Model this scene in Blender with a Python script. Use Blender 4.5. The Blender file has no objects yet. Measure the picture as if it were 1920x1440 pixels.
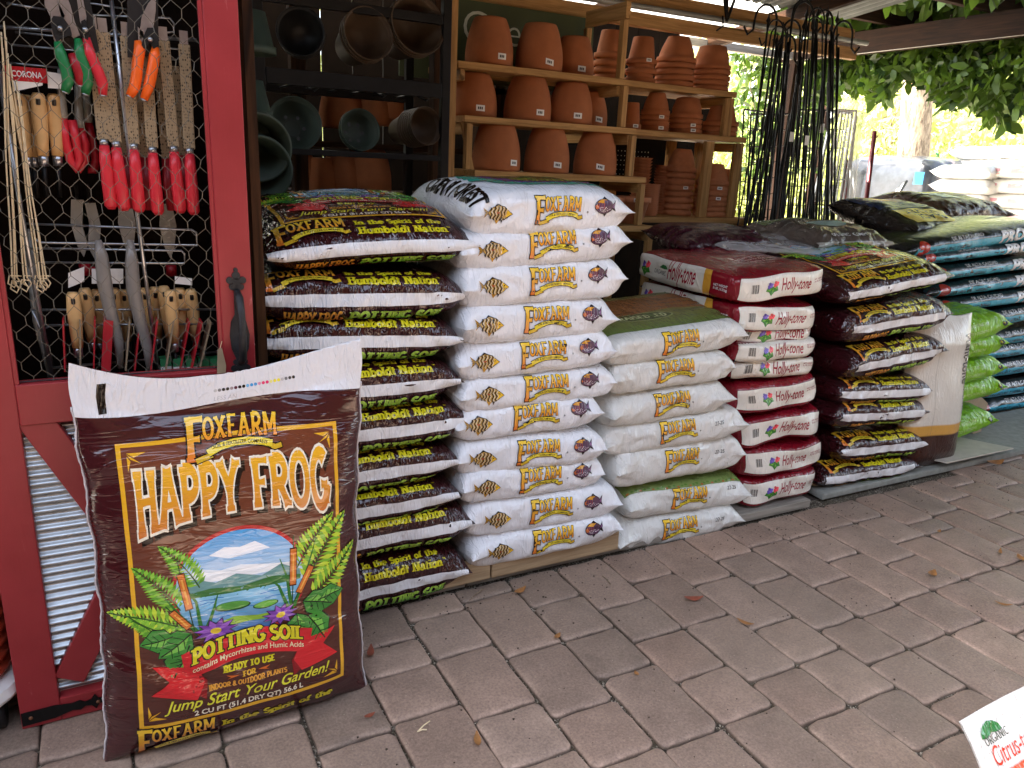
import bpy, bmesh, math, random
import numpy as np
from mathutils import Vector, Matrix
SC = bpy.context.scene
COL = SC.collection
R = math.radians
PI = math.pi
random.seed(7)
# ------------------------------------------------------------------ camera
CAMH = 1.25
_f, _p, _r, _a = 1420.0, R(16.4), R(2.86), R(61.7)
FW = Vector((math.cos(_a)*math.cos(_p), math.sin(_a)*math.cos(_p), -math.sin(_p)))
_R0 = Vector((math.sin(_a), -math.cos(_a), 0)); _U0 = _R0.cross(FW)
RT = _R0*math.cos(_r) + _U0*math.sin(_r)
UP = -_R0*math.sin(_r) + _U0*math.cos(_r)
cd = bpy.data.cameras.new('camera'); cam = bpy.data.objects.new('camera', cd); COL.objects.link(cam)
cd.sensor_width = 36.0; cd.lens = _f/1920*36.0; cd.clip_start = 0.05; cd.clip_end = 400
M3 = Matrix((RT, UP, -FW)).transposed()
cam.matrix_world = Matrix.Translation((0, 0, CAMH)) @ M3.to_4x4()
SC.camera = cam
# ------------------------------------------------------------------ light
SUN_EL, SUN_AZ = R(55), R(152)         # sun high behind the shed, from the door end; azimuth measured from +X towards +Y
SC.world = bpy.data.worlds.new('World'); SC.world.use_nodes = True
nt = SC.world.node_tree; bg = nt.nodes['Background']
sky = nt.nodes.new('ShaderNodeTexSky'); sky.sky_type = 'NISHITA'; sky.sun_disc = False
sky.sun_elevation = SUN_EL; sky.sun_rotation = R(90) - SUN_AZ
sky.air_density = 1.0; sky.dust_density = 3.0; sky.ozone_density = 1.0
hs = nt.nodes.new('ShaderNodeHueSaturation'); hs.inputs['Saturation'].default_value = 0.6
nt.links.new(sky.outputs[0], hs.inputs['Color']); nt.links.new(hs.outputs[0], bg.inputs['Color'])
bg.inputs['Strength'].default_value = 0.15
sl = bpy.data.lights.new('sun', 'SUN'); sl.energy = 5.0; sl.angle = R(0.5); sl.color = (1.0, 0.95, 0.87)
so = bpy.data.objects.new('sun', sl); COL.objects.link(so)
sd = Vector((math.cos(SUN_EL)*math.cos(SUN_AZ), math.cos(SUN_EL)*math.sin(SUN_AZ), math.sin(SUN_EL)))
so.rotation_euler = sd.to_track_quat('Z', 'Y').to_euler(); so.location = sd*30
SC.view_settings.view_transform = 'Standard'; SC.view_settings.look = 'None'
SC.view_settings.exposure = 3.0; SC.view_settings.gamma = 1.0
SC.render.engine = 'CYCLES'
SC.cycles.max_bounces = 8; SC.cycles.diffuse_bounces = 4; SC.cycles.glossy_bounces = 4
SC.cycles.transparent_max_bounces = 12; SC.cycles.sample_clamp_indirect = 6
try:
    SC.cycles.use_denoising = True
except Exception: pass

# ------------------------------------------------------------------ rays (photo pixel -> point on a world plane)
def _ray(x, y):
    return (FW*_f + RT*(x-960) - UP*(y-720)).normalized()
CP = Vector((0, 0, CAMH))
def onY(x, y, Y): d = _ray(x, y); return CP + d*(Y/d.y)
def onX(x, y, X): d = _ray(x, y); return CP + d*(X/d.x)
def onZ(x, y, Z=0.0): d = _ray(x, y); return CP + d*((Z-CAMH)/d.z)

# ------------------------------------------------------------------ colour, materials
def lin(h):
    h = h.lstrip('#'); v = [int(h[i:i+2], 16)/255 for i in (0, 2, 4)]
    return tuple(x/12.92 if x <= .04045 else ((x+.055)/1.055)**2.4 for x in v)
MATS = {}
def new_mat(name, rough=.6, metal=0., spec=.5):
    m = bpy.data.materials.new(name); m.use_nodes = True
    b = m.node_tree.nodes['Principled BSDF']
    b.inputs['Roughness'].default_value = rough; b.inputs['Metallic'].default_value = metal
    b.inputs['Specular IOR Level'].default_value = spec
    MATS[name] = m
    return m, m.node_tree, b
def N(t, typ, **kw):
    n = t.nodes.new(typ)
    for k, v in kw.items():
        if k in n.inputs: n.inputs[k].default_value = v
        else: setattr(n, k, v)
    return n
def coords(t, scale=(1, 1, 1), kind='Object', rot=(0, 0, 0)):
    tc = N(t, 'ShaderNodeTexCoord'); mp = N(t, 'ShaderNodeMapping')
    mp.inputs['Scale'].default_value = scale; mp.inputs['Rotation'].default_value = rot
    t.links.new(tc.outputs[kind], mp.inputs['Vector']); return mp.outputs[0]
def noise(t, vec, scale, detail=4, rough=.6, dist=0.):
    n = N(t, 'ShaderNodeTexNoise'); n.inputs['Scale'].default_value = scale; n.inputs['Detail'].default_value = detail
    n.inputs['Roughness'].default_value = rough; n.inputs['Distortion'].default_value = dist
    if vec is not None: t.links.new(vec, n.inputs['Vector'])
    return n.outputs['Fac']
def ramp(t, fac, stops):
    r = N(t, 'ShaderNodeValToRGB'); e = r.color_ramp.elements
    while len(e) < len(stops): e.new(.5)
    for i, (p, c) in enumerate(stops):
        e[i].position = p; e[i].color = (*c, 1) if len(c) == 3 else c
    t.links.new(fac, r.inputs[0]); return r.outputs[0]
def g3(v): return (v, v, v)
def mix(t, fac, a, b, mode='MIX'):
    m = N(t, 'ShaderNodeMix', data_type='RGBA', blend_type=mode)
    for s, v in ((m.inputs[0], fac), (m.inputs[6], a), (m.inputs[7], b)):
        if isinstance(v, (int, float)): s.default_value = v
        elif isinstance(v, tuple): s.default_value = (*v, 1)
        else: t.links.new(v, s)
    return m.outputs[2]
def bump(t, b, h, strength=.3, dist=.002, prev=None):
    n = N(t, 'ShaderNodeBump'); n.inputs['Strength'].default_value = strength; n.inputs['Distance'].default_value = dist
    t.links.new(h, n.inputs['Height'])
    if prev is not None: t.links.new(prev, n.inputs['Normal'])
    if b is not None: t.links.new(n.outputs[0], b.inputs['Normal'])
    return n.outputs[0]
def objrand(t):
    return N(t, 'ShaderNodeObjectInfo').outputs['Random']

def mat_film(name, rough, wr, dirt=.0, coat=0., spec=.6, flat=False):
    """printed plastic film: print colours come from the mesh's own colour attribute, creases from noise"""
    m, t, b = new_mat(name, rough)
    at = N(t, 'ShaderNodeAttribute', attribute_name='Col')
    v = coords(t, (1, 1, 1))
    col = at.outputs['Color']
    if dirt:
        d = ramp(t, noise(t, coords(t, (3, 9, 9)), 9, 8, .75), [(.55, g3(0)), (.72, g3(1))])
        mm = N(t, 'ShaderNodeMath', operation='MULTIPLY'); mm.inputs[1].default_value = dirt; t.links.new(d, mm.inputs[0])
        col = mix(t, mm.outputs[0], col, (.16, .11, .06), 'MIX')
    t.links.new(col, b.inputs['Base Color'])
    # crumpled film: soft swells plus thin ridged creases running two ways
    def ridge(vec, sc, dist, wdt): return ramp(t, noise(t, vec, sc, 2, .5, dist), [(.5-wdt, g3(0)), (.5, g3(1)), (.5+wdt, g3(0))])
    n1 = noise(t, coords(t, (9, 2.2, 2.2) if not flat else (2.2, 4, 7), rot=(0, 0, .25)), 4 if not flat else 2.2, 3, .55, 1.2)
    n2 = ridge(coords(t, (13, 3.2, 3.2) if not flat else (2.2, 5, 13), rot=(.1, .75 if not flat else .5, -.2)), 2.6 if not flat else 2.0, .9, .055)
    n4 = ridge(coords(t, (11, 3, 3) if not flat else (2.6, 5, 11), rot=(-.2, -.55 if not flat else -.3, .3)), 3.1 if not flat else 2.4, 1.1, .045)
    n3 = noise(t, coords(t, (1, 1, 1)), 38, 3, .55)
    a = bump(t, None, n1, wr, .010); a = bump(t, None, n2, wr, .0035, a); a = bump(t, None, n4, wr*.8, .003, a); bump(t, b, n3, wr*.16, .0012, a)
    b.inputs['Specular IOR Level'].default_value = spec
    if coat:
        b.inputs['Coat Weight'].default_value = coat; b.inputs['Coat Roughness'].default_value = .06
    return m
mat_film('film_brown', .11, .75, .0, 0, .85)
mat_film('film_white', .24, .42, .30)
mat_film('film_clean', .19, .42, .06)
mat_film('film_hero', .14, .2, .0, 0, .85, True)
mat_film('film_black', .2, .3, 0, 0, .6)
mat_film('film_dull', .27, .6, .15, 0, .5)
mat_film('film_green', .15, .8, 0)

def mat_wood(name, light, dark, axis, rough=.7, sc=1.0):
    m, t, b = new_mat(name, rough, 0., .12 if ('dark' in name or 'black' in name) else .4)
    s = [14*sc]*3; s['xyz'.index(axis)] = .9*sc
    oi = objrand(t)
    tc = N(t, 'ShaderNodeTexCoord'); add = N(t, 'ShaderNodeVectorMath', operation='ADD')
    cmb = N(t, 'ShaderNodeCombineXYZ'); mu = N(t, 'ShaderNodeMath', operation='MULTIPLY'); mu.inputs[1].default_value = 7.3
    t.links.new(oi, mu.inputs[0]); [t.links.new(mu.outputs[0], cmb.inputs[i]) for i in range(3)]
    t.links.new(tc.outputs['Object'], add.inputs[0]); t.links.new(cmb.outputs[0], add.inputs[1])
    mp = N(t, 'ShaderNodeMapping'); mp.inputs['Scale'].default_value = s; t.links.new(add.outputs[0], mp.inputs['Vector'])
    f = noise(t, mp.outputs[0], 4, 5, .65, .6)
    kn = noise(t, mp.outputs[0], 1.1, 2, .5, 1.5)
    c = ramp(t, f, [(.3, dark), (.62, light)])
    c2 = mix(t, ramp(t, kn, [(.60, g3(0)), (.74, g3(1))]), c, tuple(x*.5 for x in dark))
    t.links.new(c2, b.inputs['Base Color']); bump(t, b, f, .35, .003)
    return m
for ax in 'xyz':
    mat_wood('pine_'+ax, lin('#c2965c'), lin('#946c3a'), ax)
    mat_wood('black_wood_'+ax, lin('#2e1c10'), lin('#150c06'), ax)
    mat_wood('grey_timber_'+ax, lin('#9b958a'), lin('#6e685e'), ax)
    mat_wood('dark_wood_'+ax, lin('#432b19'), lin('#1f130a'), ax)
    mat_wood('pallet_'+ax, lin('#b39a78'), lin('#8b7354'), ax)
def simple(name, col, rough=.6, metal=0., var=.25, scale=20, bmp=.15, spec=.5):
    m, t, b = new_mat(name, rough, metal, spec)
    f = noise(t, coords(t), scale, 5, .6)
    c = ramp(t, f, [(.3, tuple(x*(1-var) for x in col)), (.7, tuple(min(1, x*(1+var)) for x in col))])
    t.links.new(c, b.inputs['Base Color'])
    if bmp: bump(t, b, f, bmp, .002)
    return m
# red painted door timber with scuffs down to pale wood
m, t, b = new_mat('red_paint', .38)
f = noise(t, coords(t), 6, 5, .6); f2 = noise(t, coords(t, (9, 9, 2)), 4, 6, .7, .4)
c = ramp(t, f, [(.3, lin('#8f272b')), (.7, lin('#a03136'))])
c = mix(t, ramp(t, f2, [(.66, g3(0)), (.74, g3(.55))]), c, lin('#d9938e'))
t.links.new(c, b.inputs['Base Color']); bump(t, b, noise(t, coords(t, (30, 30, 3)), 6, 4), .2, .001)
simple('terracotta', lin('#a8643a'), .85, var=.12, scale=14, bmp=.1)
simple('terracotta_pale', lin('#bb7850'), .85, var=.14, scale=30, bmp=.1)
simple('black_metal', (.007, .007, .007), .45, 0, .3, 30, .1, .22)
simple('black_plastic', (.012, .012, .012), .45, 0, .3, 10, .1, .3)
simple('green_plastic', lin('#3b473e'), .55, 0, .15, 10, .1, .3)
simple('taupe_plastic', lin('#4a3a2a'), .55, 0, .2, 10, .1, .3)
simple('steel', lin('#b8bcc0'), .28, .9, .15, 40, .1)
simple('wire_grey', lin('#6f6b60'), .5, .5, .25, 60, 0)
simple('iron', (.03, .03, .032), .55, .4, .4, 50, .3)
simple('galvanised', lin('#b9c0c4'), .33, .85, .18, 12, .15)
simple('red_grip', lin('#d8303c'), .35, 0, .08, 10, .05)
simple('dark_red_grip', lin('#9c1420'), .4, 0, .1, 10, .05)
simple('orange_grip', lin('#ff6a18'), .4, 0, .06, 10, .05)
simple('green_grip', lin('#1f7a43'), .35, 0, .08, 10, .05)
simple('ash_handle', lin('#d8ae74'), .4, 0, .12, 30, .1)
simple('paper_white', lin('#ecebe6'), .7, 0, .03, 30, 0)
simple('paper_black', (.01, .01, .01), .4, 0, .1, 30, 0)
simple('paper_red', lin('#b8202a'), .5, 0, .05, 30, 0)
simple('paper_green', lin('#2b7a4c'), .5, 0, .05, 30, 0)
simple('cotton', lin('#e6d3ac'), .9, 0, .12, 80, .3)
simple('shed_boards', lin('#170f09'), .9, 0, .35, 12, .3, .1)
m, t, b = new_mat('bark', .95)
f = noise(t, coords(t, (7, 7, 1.6)), 5, 6, .7, .5); t.links.new(ramp(t, f, [(.35, lin('#5c4c3a')), (.6, lin('#b09c80'))]), b.inputs['Base Color']); bump(t, b, f, .9, .03)
simple('bare_twig', lin('#b9ab98'), .9, 0, .2, 18, .3)
simple('fence_green', lin('#1e6b5a'), .5, 0, .1, 18, .1)
simple('sign_green', lin('#4b5636'), .6, 0, .1, 8, 0)
simple('sign_letter', lin('#d8dcc8'), .6, 0, .02, 8, 0)
simple('roof_metal', lin('#626664'), .6, .0, .25, 6, .1, .2)
simple('pipe_grey', lin('#9b9a92'), .5, .3, .2, 12, .1)
simple('dead_leaf', lin('#a3703c'), .7, 0, .5, 25, .3)
simple('red_leaf', lin('#8e4a34'), .7, 0, .4, 25, .3)
simple('cardboard', lin('#a08a6c'), .8, 0, .15, 20, .2)
simple('maroon_paint', lin('#6b1d22'), .4, 0, .2, 20, .1)
simple('blue_label', lin('#2f9fe0'), .5, 0, .05, 8, 0)
simple('orange_tub', lin('#b4432a'), .5, 0, .15, 10, .1)
# corrugated cardboard sleeves: rows of cells
m, t, b = new_mat('sleeve', .85)
v = N(t, 'ShaderNodeTexVoronoi'); v.inputs['Scale'].default_value = 260; v.inputs['Randomness'].default_value = .35
t.links.new(coords(t, (1, .4, .62)), v.inputs['Vector'])
t.links.new(ramp(t, v.outputs['Distance'], [(.30, lin('#20170f')), (.52, lin('#9c8768'))]), b.inputs['Base Color'])
# paving: tint per paver from its colour attribute, fine grit, dirt and pale scuffed rims
m, t, b = new_mat('paver', .62)
at = N(t, 'ShaderNodeAttribute', attribute_name='Col')
c = coords(t)
fine = noise(t, c, 160, 4, .7); med = noise(t, c, 9, 5, .65); big = noise(t, c, 1.3, 3, .5)
col = mix(t, 1.0, at.outputs['Color'], ramp(t, fine, [(.25, g3(.62)), (.75, g3(1.35))]), 'MULTIPLY')
col = mix(t, 1.0, col, ramp(t, med, [(.3, g3(.78)), (.7, g3(1.15))]), 'MULTIPLY')
col = mix(t, ramp(t, big, [(.42, g3(0)), (.62, g3(.3))]), col, lin('#7f7364'))
sp = N(t, 'ShaderNodeTexVoronoi'); sp.inputs['Scale'].default_value = 95; t.links.new(c, sp.inputs['Vector'])
spk = ramp(t, sp.outputs['Distance'], [(.06, g3(1)), (.14, g3(0))])
pick = ramp(t, noise(t, c, 30, 1), [(.58, g3(0)), (.62, g3(.8))])
col = mix(t, mix(t, 1.0, spk, pick, 'MULTIPLY'), col, lin('#c9bba8'))
stn = ramp(t, noise(t, c, 22, 6, .8), [(.67, g3(0)), (.76, g3(.7))])
col = mix(t, stn, col, lin('#3c332b'))
t.links.new(col, b.inputs['Base Color'])
x = bump(t, None, med, .55, .008); x = bump(t, None, noise(t, c, 48, 4, .7), .5, .004, x); bump(t, b, fine, .55, .0018, x)
# sanded joints
m, t, b = new_mat('joint_grit', .95)
v = N(t, 'ShaderNodeTexVoronoi'); v.inputs['Scale'].default_value = 240; t.links.new(coords(t), v.inputs['Vector'])
cc = ramp(t, v.outputs['Color'], [(.2, lin('#241d16')), (.65, lin('#5c5142')), (.88, lin('#c4baa8'))])
cc = mix(t, ramp(t, noise(t, coords(t), 7, 4), [(.4, g3(0)), (.6, g3(.75))]), cc, lin('#4a4130'))
t.links.new(cc, b.inputs['Base Color']); bump(t, b, v.outputs['Distance'], .8, .003)
# sunny gravel yard
m, t, b = new_mat('yard', .95)
t.links.new(ramp(t, noise(t, coords(t), 3, 8, .7), [(.3, lin('#b0a08a')), (.7, lin('#e0d6c6'))]), b.inputs['Base Color'])
# leaves, lit through
def mat_leaf(name, c1, c2, trans=.5):
    m, t, b = new_mat(name, .45)
    at = N(t, 'ShaderNodeAttribute', attribute_name='Col')
    oc = mix(t, at.outputs['Fac'], c1, c2)
    t.links.new(oc, b.inputs['Base Color'])
    tr = N(t, 'ShaderNodeBsdfTranslucent'); ms = N(t, 'ShaderNodeMixShader'); ms.inputs[0].default_value = trans
    t.links.new(oc, tr.inputs['Color'])
    t.links.new(b.outputs[0], ms.inputs[1]); t.links.new(tr.outputs[0], ms.inputs[2])
    t.links.new(ms.outputs[0], t.nodes['Material Output'].inputs['Surface'])
mat_leaf('vine_leaf', lin('#1d3512'), lin('#64822a'), .4)
mat_leaf('tree_leaf', lin('#93a058'), lin('#d2d492'), .5)  # washed-out greens carry the far yard's haze and glare
# translucent roof sheet
m, t, b = new_mat('roof_sheet', .5)
b.inputs['Base Color'].default_value = (*lin('#d8d6cc'), 1)
tr = N(t, 'ShaderNodeBsdfTranslucent'); tr.inputs['Color'].default_value = (.55, .54, .5, 1)
ms = N(t, 'ShaderNodeMixShader'); ms.inputs[0].default_value = .6
t.links.new(b.outputs[0], ms.inputs[1]); t.links.new(tr.outputs[0], ms.inputs[2]); t.links.new(ms.outputs[0], t.nodes['Material Output'].inputs['Surface'])
# clear wrap
m, t, b = new_mat('clear_wrap', .12)
b.inputs['Base Color'].default_value = (.9, .9, .9, 1); b.inputs['Alpha'].default_value = .35
simple('shrink_black', lin('#3a3d42'), .18, 0, .3, 9, .6)

# ------------------------------------------------------------------ mesh helpers
class MB:
    def __init__(s): s.v = []; s.f = []; s.c = []
    def add(s, v, f, c=None):
        o = len(s.v); s.v += [tuple(p) for p in v]; s.f += [tuple(i+o for i in q) for q in f]
        s.c += [c if c is not None else (1, 1, 1)]*len(v)
        return s
    def box(s, c, d, rot=None, col=None):
        x, y, z = [k/2 for k in d]
        vs = [Vector(p) for p in ((-x,-y,-z),(x,-y,-z),(x,y,-z),(-x,y,-z),(-x,-y,z),(x,-y,z),(x,y,z),(-x,y,z))]
        if rot is not None: vs = [rot @ p for p in vs]
        return s.add([p+Vector(c) for p in vs], [(0,3,2,1),(4,5,6,7),(0,1,5,4),(1,2,6,5),(2,3,7,6),(3,0,4,7)], col)
    def tube(s, pts, r, n=8, col=None, cap=True):
        pts = [Vector(p) for p in pts]; rs = r if isinstance(r, (list, tuple)) else [r]*len(pts)
        vs = []; fs = []; up = None
        for i, p in enumerate(pts):
            d = (pts[min(i+1, len(pts)-1)] - pts[max(i-1, 0)]).normalized()
            if up is None: up = d.orthogonal().normalized()
            up = (up - d*up.dot(d)); up = up.normalized() if up.length > 1e-6 else d.orthogonal().normalized()
            w = d.cross(up)
            vs += [p + (up*math.cos(2*PI*k/n) + w*math.sin(2*PI*k/n))*rs[i] for k in range(n)]
        for i in range(len(pts)-1):
            for k in range(n):
                a, b_ = i*n+k, i*n+(k+1) % n
                fs.append((a, b_, b_+n, a+n))
        if cap: fs += [tuple(range(n))[::-1], tuple(range(len(vs)-n, len(vs)))]
        return s.add(vs, fs, col)
    def lathe(s, prof, n=40, M=None, col=None):
        vs = []; fs = []
        for r, z in prof: vs += [Vector((r*math.cos(2*PI*k/n), r*math.sin(2*PI*k/n), z)) for k in range(n)]
        for i in range(len(prof)-1):
            for k in range(n):
                a, b_ = i*n+k, i*n+(k+1) % n
                fs.append((a, b_, b_+n, a+n))
        if M is not None: vs = [M @ v for v in vs]
        return s.add(vs, fs, col)
    def build(s, name, mat, parent=None, smooth=False, bevel=0, loc=None, rot=None):
        me = bpy.data.meshes.new(name); me.from_pydata(s.v, [], s.f); me.update()
        a = me.color_attributes.new('Col', 'FLOAT_COLOR', 'POINT')
        cc = np.ones((len(s.v), 4), np.float32); cc[:, :3] = np.array(s.c).reshape(-1, 3); a.data.foreach_set('color', cc.ravel())
        if isinstance(mat, str): mat = MATS[mat]
        me.materials.append(mat)
        if smooth: me.polygons.foreach_set('use_smooth', [True]*len(me.polygons))
        return link(name, me, parent, bevel, loc, rot)
def link(name, me, parent=None, bevel=0, loc=None, rot=None):
    o = bpy.data.objects.new(name, me); COL.objects.link(o)
    if parent is not None: o.parent = parent
    if loc is not None: o.location = loc
    if rot is not None: o.rotation_euler = rot
    if bevel:
        bv = o.modifiers.new('bevel', 'BEVEL'); bv.width = bevel; bv.segments = 2; bv.limit_method = 'ANGLE'
    return o
def tag(o, label, cat, group=None):
    o['label'] = label; o['category'] = cat
    if group: o['group'] = group
    return o
def thing(name, label, cat, loc=(0, 0, 0), rot=(0, 0, 0), group=None):
    o = bpy.data.objects.new(name, None); o.empty_display_size = .05; COL.objects.link(o); o.location = loc; o.rotation_euler = rot
    return tag(o, label, cat, group)
def kind(o, k): o['kind'] = k; return o
def dup(root, loc, rot=None, label=None, scale=None):
    r = root.copy(); COL.objects.link(r); r.location = loc
    if rot is not None: r.rotation_euler = rot
    if label: r['label'] = label
    if scale: r.scale = scale
    for ch in root.children:
        c = ch.copy(); COL.objects.link(c); c.parent = r
        for g in ch.children:
            d = g.copy(); COL.objects.link(d); d.parent = c
    return r
ORD = ['topmost', 'second', 'third', 'fourth', 'fifth', 'sixth', 'seventh', 'eighth', 'ninth', 'tenth', 'eleventh', 'twelfth', 'thirteenth', 'fourteenth', 'fifteenth', 'sixteenth', 'seventeenth', 'eighteenth']
def nth(i, n): return 'topmost' if i == 0 else ('lowest' if i == n-1 else ORD[i]+' from top')
# ------------------------------------------------------------------ lettering and printed artwork
def arc(cx, cy, rx, ry, a0, a1, n=14):
    return [(cx+rx*math.cos(R(a0+(a1-a0)*i/(n-1))), cy+ry*math.sin(R(a0+(a1-a0)*i/(n-1)))) for i in range(n)]
def ln(*p): return [(p[i], p[i+1]) for i in range(0, len(p), 2)]
X_ = .66
GL = {
 'A': (.72, [ln(.36,1,.08,0), ln(.36,1,.64,0), ln(.2,.36,.52,.36)]),
 'C': (.66, [arc(.38,.5,.3,.46,50,310)]),
 'D': (.68, [ln(.12,0,.12,1), [(.12,.96)]+arc(.26,.5,.34,.46,85,-85)+[(.12,.04)]]),
 'E': (.6, [ln(.12,0,.12,1), ln(.12,.95,.52,.95), ln(.12,.5,.42,.5), ln(.12,.05,.54,.05)]),
 'F': (.58, [ln(.12,0,.12,1), ln(.12,.94,.54,.94), ln(.12,.5,.42,.5)]),
 'G': (.7, [arc(.38,.5,.3,.46,50,350,18), ln(.42,.42,.68,.42), ln(.62,.42,.62,.1)]),
 'H': (.72, [ln(.14,0,.14,1), ln(.58,0,.58,1), ln(.14,.52,.58,.52)]),
 'I': (.3, [ln(.15,0,.15,1)]),
 'J': (.5, [[(.34,1)]+arc(.2,.22,.14,.2,0,-160,8)]),
 'L': (.56, [ln(.12,0,.12,1), ln(.12,.05,.52,.05)]),
 'M': (.86, [ln(.12,0,.12,1), ln(.74,0,.74,1), ln(.14,.98,.43,.25), ln(.72,.98,.43,.25)]),
 'N': (.74, [ln(.12,0,.12,1), ln(.62,0,.62,1), ln(.13,.98,.61,.02)]),
 'O': (.74, [arc(.37,.5,.29,.46,90,452,26)]),
 'P': (.62, [ln(.13,0,.13,1), [(.13,.95)]+arc(.3,.69,.24,.26,88,-88,12)+[(.13,.43)]]),
 'Q': (.74, [arc(.37,.5,.29,.46,90,452,26), ln(.42,.25,.68,-.06)]),
 'R': (.66, [ln(.13,0,.13,1), [(.13,.95)]+arc(.3,.7,.24,.25,88,-88,12)+[(.13,.45)], ln(.32,.45,.58,0)]),
 'S': (.58, [arc(.29,.73,.21,.22,35,250,10)+arc(.29,.27,.22,.23,75,-150,12)]),
 'T': (.64, [ln(.32,0,.32,1), ln(.06,.95,.58,.95)]),
 'U': (.7, [[(.13,1)]+arc(.35,.3,.22,.26,180,360,12)+[(.57,1)]]),
 'V': (.68, [ln(.06,1,.34,0), ln(.62,1,.34,0)]),
 'X': (.7, [ln(.08,1,.62,0), ln(.62,1,.08,0)]),
 'Y': (.68, [ln(.06,1,.34,.48), ln(.62,1,.34,.48), ln(.34,.5,.34,0)]),
 'Z': (.6, [ln(.06,.95,.54,.95), ln(.52,.93,.08,.07), ln(.06,.05,.54,.05)]),
 'a': (.58, [arc(.26,.19,.17,.17,90,-270,14), [(.1,.52)]+arc(.27,.44,.17,.18,130,0,7)+[(.45,.3),(.46,0)]]),
 'b': (.58, [ln(.11,0,.11,1), arc(.3,.31,.2,.29,180,-180,16)]),
 'd': (.58, [ln(.46,0,.46,1), arc(.27,.31,.2,.29,0,360,16)]),
 'e': (.54, [ln(.09,.34,.47,.34)+arc(.28,.32,.2,.3,8,310,14)]),
 'f': (.38, [ln(.16,0,.16,.7)+arc(.3,.78,.14,.18,175,50,6), ln(.03,.6,.34,.6)]),
 'h': (.6, [ln(.11,0,.11,1), arc(.29,.4,.18,.22,170,0,8)+[(.47,0)]]),
 'i': (.28, [ln(.13,0,.13,.62), ln(.13,.82,.13,.96)]),
 'l': (.28, [ln(.13,0,.13,1)]),
 'm': (.88, [ln(.11,0,.11,.64), arc(.27,.42,.16,.2,170,0,8)+[(.43,0)], arc(.59,.42,.16,.2,170,0,8)+[(.75,0)]]),
 'n': (.6, [ln(.11,0,.11,.64), arc(.29,.4,.18,.22,170,0,8)+[(.47,0)]]),
 'o': (.56, [arc(.28,.31,.2,.29,90,452,20)]),
 'p': (.58, [ln(.11,-.3,.11,.62), arc(.3,.31,.2,.29,180,-180,16)]),
 'r': (.42, [ln(.11,0,.11,.64), arc(.27,.38,.16,.24,170,50,6)]),
 't': (.4, [[(.17,.88)]+[(.17,.22)]+arc(.29,.2,.12,.16,185,290,6), ln(.03,.6,.36,.6)]),
 'u': (.6, [[(.12,.62)]+arc(.28,.24,.17,.2,180,355,10), ln(.47,.62,.47,0)]),
 '-': (.36, [ln(.04,.36,.3,.36)]), ' ': (.34, []), '&': (.6, [arc(.28,.74,.14,.2,0,360,12), arc(.27,.27,.2,.25,90,360,12), ln(.2,.6,.56,0)]),
 '.': (.24, [ln(.1,0,.1,.1)]),
}
def strip(pts, hw, ext=0.):
    """flat ribbon along pts; hw = half widths"""
    P = [Vector((a, b)) for a, b in pts]
    if ext:
        P[0] = P[0]+(P[0]-P[1]).normalized()*ext; P[-1] = P[-1]+(P[-1]-P[-2]).normalized()*ext
    L_, F_ = [], []
    for i, p in enumerate(P):
        a = (P[i]-P[i-1]) if i else (P[1]-P[0]); b = (P[i+1]-P[i]) if i < len(P)-1 else a
        a = a.normalized(); b = b.normalized(); d = (a+b).normalized() if (a+b).length > 1e-4 else a
        n = Vector((-d.y, d.x)); k = hw[i]/max(.55, n.dot(Vector((-a.y, a.x))))
        L_ += [p+n*k, p-n*k]
    for i in range(len(P)-1): F_.append((2*i, 2*i+1, 2*i+3, 2*i+2))
    return L_, F_
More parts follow.
